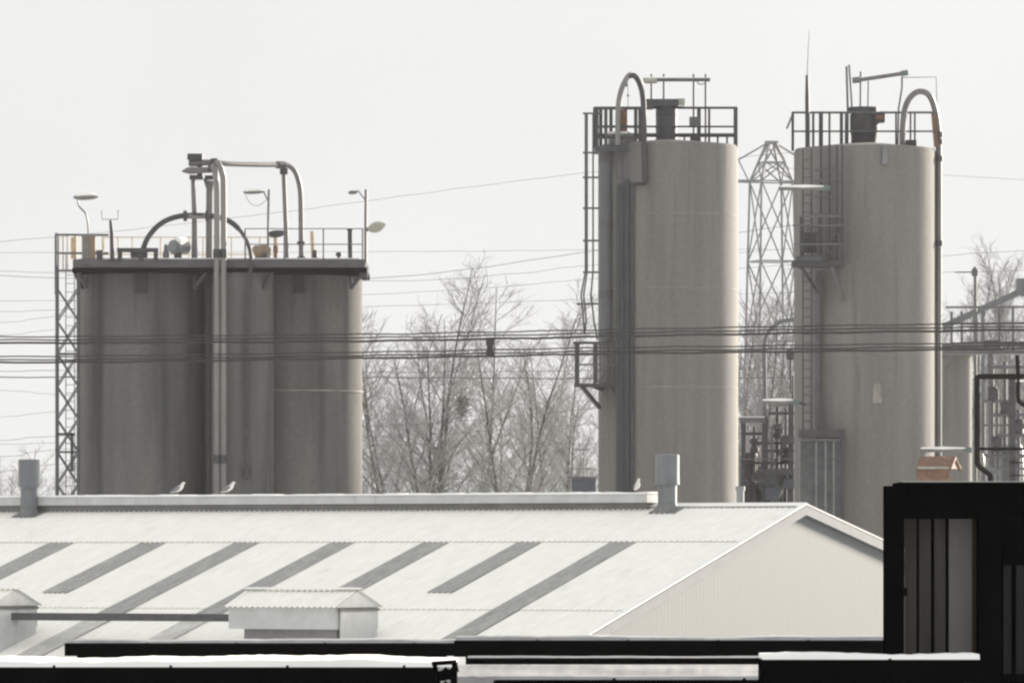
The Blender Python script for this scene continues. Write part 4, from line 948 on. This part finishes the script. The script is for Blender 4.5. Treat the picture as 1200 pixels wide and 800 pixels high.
for y, x0, x1, r_ in ((470, 1153, 1200, .05), (486, 1163, 1260, .06), (498, 1150, 1200, .04), (510, 1169, 1250, .06), (534, 1150, 1270, .07), (549, 1153, 1260, .05), (430, 1163, 1210, .06)):
    part('cross_pipe', MB().tube([P(x0, y, YR - .12), P(x1, y, YR - .12)], r_, 8), M['steel_mid'] if y % 4 else M['steel'], rk)
for x, y in ((1163, 462), (1178, 478), (1169, 520), (1194, 500), (1206, 470)):
    part('valve', MB().lathe(P(x, y, YR), [(.06, -.3), (.17, -.28), (.17, -.1), (.1, 0), (.17, .1), (.17, .28), (.06, .3)], 12), M['steel'], rk)
    part('handwheel', MB().tube([P(x, y, YR - .35), P(x, y, YR - .32)], .16, 14), M['steel'], rk)
part('vessel', MB().lathe(P(1186, 556, YR + .6), [(.3, -.6), (.45, -.3), (.45, .9), (.3, 1.15), (.05, 1.25)], 20), M['galv'], rk)
# little housing on the horizon, left of the middle silo
YH = 275.0
bh = thing('tank', 'small dark blue tank with thin handrail behind the ridge, left of the middle silo', 'tank', (P(684, 0, YH).x, YH, 0))
part('body', pg(670, 560, 698, YH, 1.1), M['blue_bin'], bh, smooth=False)
part('lid', pb(668.5, 558, 699.5, 560.4, YH - .05, 1.2), M['steel_mid'], bh, smooth=False)
m = MB(); m.tube([P(670, 549, YH), P(697, 549, YH)], .02, 5)
m.tube([P(672, 526.5, YH + .2), P(692, 526.5, YH + .2)], .025, 5)
for x in (684.5, 672, 695): m.tube([P(x, 560, YH + .2), P(x, 526 if x == 684.5 else 549, YH + .2)], .025, 5)
part('handrail', m, M['steel_mid'], bh)

# ------------------------------------------------------------------ bare trees
def tree(label, px, ytop, Y, seed, leaders=2, spread=1.0, lean=0.0, tr=.24, dens=1.0):
    rnd = random.Random(seed); base = P(px, 0, Y); base.z = -.1; Ht = P(0, ytop, Y).z
    t = thing('bare_tree', label, 'tree', (base.x, Y, 0), 'bare winter trees')
    tk, cr = MB(), MB()
    def branch(p, d, ln, r0, r1, mb, n, k, wob=.12, trop=.12):
        pts = [p.copy()]; d = d.normalized()
        for i in range(k):
            d = (d + V((rnd.gauss(0, wob), rnd.gauss(0, wob), rnd.gauss(0, wob * .6) + trop))).normalized()
            pts.append(pts[-1] + d * ln / k)
        mb.tube(pts, [r0 + (r1 - r0) * i / k for i in range(k + 1)], n, cap=False); return pts
    fork = Ht * rnd.uniform(.18, .28)
    trunk = branch(base, V((lean, 0, 1)), fork, tr, tr * .82, tk, 9, 4, .03, .02)
    for q_ in range(leaders):
        a = rnd.uniform(0, 2 * math.pi) if leaders == 1 else (q_ / leaders * 2 * math.pi + rnd.uniform(-.5, .5))
        tilt = .05 if leaders == 1 else rnd.uniform(.09, .22) * spread
        d = V((math.cos(a) * tilt + lean, math.sin(a) * tilt, 1)); LL = 1.1 * (Ht - fork) * (1 if q_ == 0 else rnd.uniform(.72, .97))
        K_ = 12; ld_ = branch(trunk[-1], d, LL * 1.03, tr * (.62 if leaders > 1 else .8), .018, tk, 7, K_, .05, .05)
        nl = int(25 * dens)
        for b in range(nl):
            f = .17 + .80 * (b + rnd.random()) / nl; i = min(int(f * K_), K_ - 1); p = ld_[i].lerp(ld_[i + 1], f * K_ - i)
            aa = rnd.uniform(0, 2 * math.pi); el = rnd.uniform(.45, 1.35)
            dd = V((math.cos(aa), math.sin(aa), el)); l1 = (.27 * LL * (1 - f) ** .6 + 1.1) * rnd.uniform(.6, 1.1) * spread
            r1 = tr * .17 * (1 - f) + .011
            lp = branch(p, dd, l1, r1, .010, tk, 5, 5, .13, .12)
            n2 = max(4, int(l1 * 3.2))
            for c in range(n2):
                f2 = .15 + .85 * (c + rnd.random()) / n2; i2 = min(int(f2 * 5), 4); p2 = lp[i2].lerp(lp[i2 + 1], min(1, f2 * 5 - i2))
                d2 = (lp[i2 + 1] - lp[i2]).normalized() + V((rnd.gauss(0, .8), rnd.gauss(0, .8), rnd.gauss(.1, .45)))
                l2 = (.42 * l1 * (1 - f2 * .7) + .35) * rnd.uniform(.6, 1.1)
                bp = branch(p2, d2, l2, .017, .009, cr, 3, 3, .18, .08)
                for e in range(max(2, int(l2 * 4.2))):
                    i3 = rnd.randrange(1, 4); d3 = (bp[i3] - bp[i3 - 1]).normalized() + V((rnd.gauss(0, .8), rnd.gauss(0, .8), rnd.gauss(.1, .5)))
                    branch(bp[i3], d3, rnd.uniform(.35, .95), .010, .006, cr, 3, 2, .15, .08)
    zm = max(max(v[2] for v in tk.v), max(v[2] for v in cr.v)) / Ht
    for mb in (tk, cr): mb.v = [(x, y, z / zm) for x, y, z in mb.v]
    part('trunk', tk, M['bark'], t); part('crown', cr, M['twig'], t)
    return t
tree('tall bare tree with a leaning trunk just right of the left silo cluster', 472, 296, 352, 11, 3, 1.1, -.01, .22)
tree('tallest bare tree, its trunk leaning left below the stick nest', 522, 290, 340, 12, 4, 1.1, -.06, .26)
tree('bare tree with the dark nest, forking low behind the cables', 548, 318, 348, 13, 3, .9, .0, .22)
tree('straight bare tree midway between the dark cluster and the middle silo', 612, 322, 338, 14, 3, 1.1, -.03, .25)
tree('slim bare tree leaning right, close to the small blue tank', 636, 362, 350, 15, 3, 1.2, .05, .17)
tree('thin bare tree hard against the edge of the dark silo cluster', 440, 345, 360, 16, 3, 1.1, .02, .15, .9)
tree('pale distant bare tree between the nest and the straight trunk', 580, 352, 420, 17, 2, 1.1, .02, .2)
tree('low pale bare tree nearest the ladder side of the middle silo', 672, 455, 430, 18, 3, 1.1, -.02, .17, .8)
tree('bushy bare tree directly left of the pylon in the silo gap', 880, 296, 396, 21, 3, .8, .0, .22, 1.7)
tree('bushy bare tree directly right of the pylon in the silo gap', 922, 290, 400, 22, 3, .8, .0, .22, 1.7)
tree('bare tree at the right edge with the highest pale crown', 1182, 270, 405, 23, 3, .85, .02, .22, 1.7)
tree('bare tree beside the right tall silo, its crown behind the slim mast', 1132, 290, 405, 24, 3, .8, -.02, .2, 1.6)
tree('bare tree at the far right partly out of the frame', 1222, 290, 450, 25, 3, .9, .0, .22)
tree('bare tree straight behind the pylon, centre of the silo gap', 902, 318, 440, 29, 3, .8, .0, .2, 1.3)
tree('bare tree behind the cranked pipe frame at the right', 1168, 345, 425, 30, 3, .9, .0, .2, 1.3)
tree('bare tree just right of the short tan silo', 1106, 350, 430, 31, 3, .8, .0, .2, 1.2)
tree('bare tree rising beside the right silo pipe, behind the conveyor foot', 1116, 300, 395, 32, 3, .9, .0, .2, 1.4)
tree('bare tree behind the conveyor head at the right edge', 1200, 284, 400, 33, 3, .9, -.02, .22, 1.5)
tree('bare tree between the middle silo and the pylon', 868, 330, 385, 34, 3, .9, .02, .2, 1.4)
tree('small bare tree low at the far left behind the lattice mast', 18, 512, 470, 26, 3, 1.1, .0, .16, .8)
tree('small bare tree seen through the lattice mast braces', 58, 535, 480, 27, 3, 1.1, .0, .14, .8)
tree('pale bare tree between the mast and the gangway end on the right', 1158, 330, 470, 28, 3, .8, .0, .2)
# low thicket below the trees
rnd = random.Random(77); th = MB()
for i in range(3000):
    x = rnd.uniform(-40, 95); y = rnd.uniform(372, 400) if rnd.random() < .7 else rnd.uniform(400, 490); p = V((x, y, 0)); hgt = rnd.uniform(4, 8.8) + 2.2 * math.sin(x * .21) + 1.6 * math.sin(x * .83 + 1) + (6.5 if 12 < x < 42 else 0)
    d = V((rnd.gauss(0, .22), rnd.gauss(0, .22), 1)).normalized(); m_ = p + d * hgt * .5; e = m_ + (d + V((rnd.gauss(0, .25), rnd.gauss(0, .25), 0))).normalized() * hgt * .5
    th.tube([p, m_, e], [.035, .022, .006], 3, cap=False)
    for j in range(4):
        b = m_.lerp(e, rnd.random()); th.tube([b, b + V((rnd.gauss(0, .6), rnd.gauss(0, .6), rnd.uniform(.4, 1.3)))], [.012, .005], 3, cap=False)
o = part('thicket', th, M['twig']); o['kind'] = 'stuff'
# nest
rnd = random.Random(4); nm = MB(); npos = P(541.5, 474, 344)
for i in range(170):
    u = V((rnd.gauss(0, .17), rnd.gauss(0, .17), rnd.gauss(0, .36))); d = V((rnd.gauss(0, 1), rnd.gauss(0, 1), rnd.gauss(0, .7))).normalized() * .26
    nm.tube([npos + u - d, npos + u + d], .018, 3)
solo('bird_nest', nm, M['nest'], 'ragged dark stick nest in the fork of a bare tree', 'nest', npos, smooth=False)

# ------------------------------------------------------------------ power cables
def cable(label, pts, r, mm, group, name='power_cable', n=24):
    path = smooth_path([P(x, y, Y) for x, y, Y in pts], 24); rj = random.Random(len(label) * 7 + int(pts[0][1])); ph = rj.uniform(0, 6)
    path = [p + V((0, 0, .010 * math.sin(p.x * 2.1 + ph) + rj.gauss(0, .004))) for p in path]
    return solo(name, MB().tube(path, r, 5), M[mm], label, 'cable', path[0], group)
ub = 'dark cables of the upper bundle'; lb = 'dark cables of the lower bundle'
Yc0, Yc1 = 196, 186
for dy, lab, r in ((-4.5, 'top strand of the upper dark cable bundle crossing the silos', .022), (-.5, 'middle strand of the upper dark cable bundle crossing the silos', .024), (3.5, 'bottom and thickest strand of the upper dark cable bundle', .036)):
    cable(lab, [(-700, 397 + dy * .8, Yc0), (0, 398.5 + dy * .9, Yc0), (200, 398 + dy, Yc0 - 1), (430, 396 + dy, Yc0 - 3), (574, 393.5 + dy, Yc0 - 4), (700, 391 + dy, Yc0 - 5), (950, 386.5 + dy, Yc1 + 2), (1200, 383 + dy, Yc1), (1900, 372 + dy, Yc1 - 6)], r, 'cable', ub)
for dy, lab, r in ((-4, 'top strand of the lower dark cable bundle crossing the silos', .022), (0, 'middle strand of the lower dark cable bundle crossing the silos', .024), (3.2, 'bottom and thickest strand of the lower dark cable bundle', .034)):
    cable(lab, [(-700, 421 + dy * .8, Yc0), (0, 421.5 + dy * .95, Yc0), (200, 420 + dy, Yc0 - 1), (430, 416.5 + dy, Yc0 - 3), (574, 414 + dy, Yc0 - 4), (700, 411.5 + dy, Yc0 - 5), (950, 408.5 + dy, Yc1 + 2), (1200, 405 + dy, Yc1), (1900, 396 + dy, Yc1 - 6)], r, 'cable', lb)
sb_ = thing('cable_spacer', 'dark spacer block joining the two cable bundles before the bare trees', 'spacer', P(574, 418, 192))
part('body', pb(570.5, 396, 578, 418, 191.9, .14), M['cable'], sb_, smooth=False)
for y in (397, 411): part('clamp', pb(569.5, y, 579, y + 7, 191.85, .25), M['cable'], sb_, smooth=False)
thin = [
 ('topmost thin wire in the sky, climbing from the arching pipe to the middle silo', [(-600, 320, 300), (0, 283, 300), (300, 252, 300), (433, 235, 300), (683, 203, 300), (1000, 172, 300)], .012),
 ('thin wire running level from the deck railing towards the middle silo', [(-300, 298, 300), (0, 296, 300), (433, 295, 300), (690, 293, 300), (900, 292, 300)], .011),
 ('thin wire sagging from the deck edge up to the ladder cage', [(-300, 310, 290), (200, 330, 290), (433, 326, 290), (560, 314, 290), (683, 296, 290), (1000, 255, 290)], .016),
 ('thin wire crossing the treetops just below the deck edge', [(-300, 318, 295), (0, 318, 295), (433, 329, 295), (600, 321, 295), (690, 311, 295), (1000, 285, 295)], .012),
 ('thin wire low in the treetops, ending at the flared ladder cage', [(-300, 352, 295), (200, 352, 295), (433, 345, 295), (600, 335, 295), (690, 327, 295), (1000, 305, 295)], .011),
 ('highest of the thin wires entering left of the lattice mast', [(-300, 360, 290), (0, 365, 290), (65, 363, 290), (400, 360, 290), (700, 350, 290), (1000, 340, 290)], .011),
 ('second thin wire down, left of the lattice mast, rising to the right', [(-300, 395, 290), (0, 378, 290), (65, 371, 290), (400, 345, 290)], .011),
 ('third thin wire down, left of the lattice mast, just above the dark bundle', [(-300, 410, 290), (0, 393, 290), (65, 386, 290), (400, 362, 290)], .010),
 ('thin wire just below the lower dark bundle', [(-300, 436, 285), (0, 435, 285), (65, 434, 285), (433, 436, 285), (700, 434, 285), (1000, 430, 285)], .016),
 ('thick faint wire under the lower dark bundle across the trees', [(-300, 443, 285), (0, 442, 285), (65, 442, 285), (433, 442, 285), (700, 443.5, 285), (1000, 442, 285)], .034),
 ('thin wire sagging left of the lattice mast below the dark bundles', [(-300, 450, 290), (0, 457, 290), (65, 462, 290), (300, 470, 290), (433, 468, 290)], .011),
 ('fourth thin wire from the bottom left of the lattice mast', [(-300, 510, 290), (0, 489, 290), (65, 482, 290), (433, 450, 290)], .011),
 ('thin wire crossing the tree trunks, rising to the platform brace', [(-300, 530, 290), (0, 516, 290), (65, 511, 290), (433, 499, 290), (560, 492, 290), (700, 478, 290), (1000, 455, 290)], .013),
 ('level thin wire at the height of the mast gate', [(-300, 522, 290), (0, 520, 290), (65, 519, 290), (433, 512, 290), (700, 496, 290)], .011),
 ('second lowest thin wire left of the lattice mast', [(-300, 551, 290), (0, 535, 290), (65, 527, 290), (433, 500, 290)], .012),
 ('lowest thin wire left of the lattice mast, near the left flue', [(-300, 572, 290), (0, 552, 290), (65, 544, 290), (433, 522, 290), (700, 520, 290)], .011),
 ('thin wire in the sky right of the right tall silo', [(900, 196, 300), (1100, 205, 300), (1200, 211, 300), (1600, 235, 300)], .010),
 ('upper thin wire over the right hand trees', [(1000, 300, 300), (1100, 300, 300), (1140, 297, 300), (1200, 294, 300), (1600, 280, 300)], .012),
 ('lower thin wire over the right hand trees at the mast head', [(1000, 322, 300), (1100, 319, 300), (1200, 317, 300), (1600, 305, 300)], .012),
]
for lab, pts_, r in thin: cable(lab, pts_, r * .8, 'wire', 'thin overhead wires', 'overhead_wire')
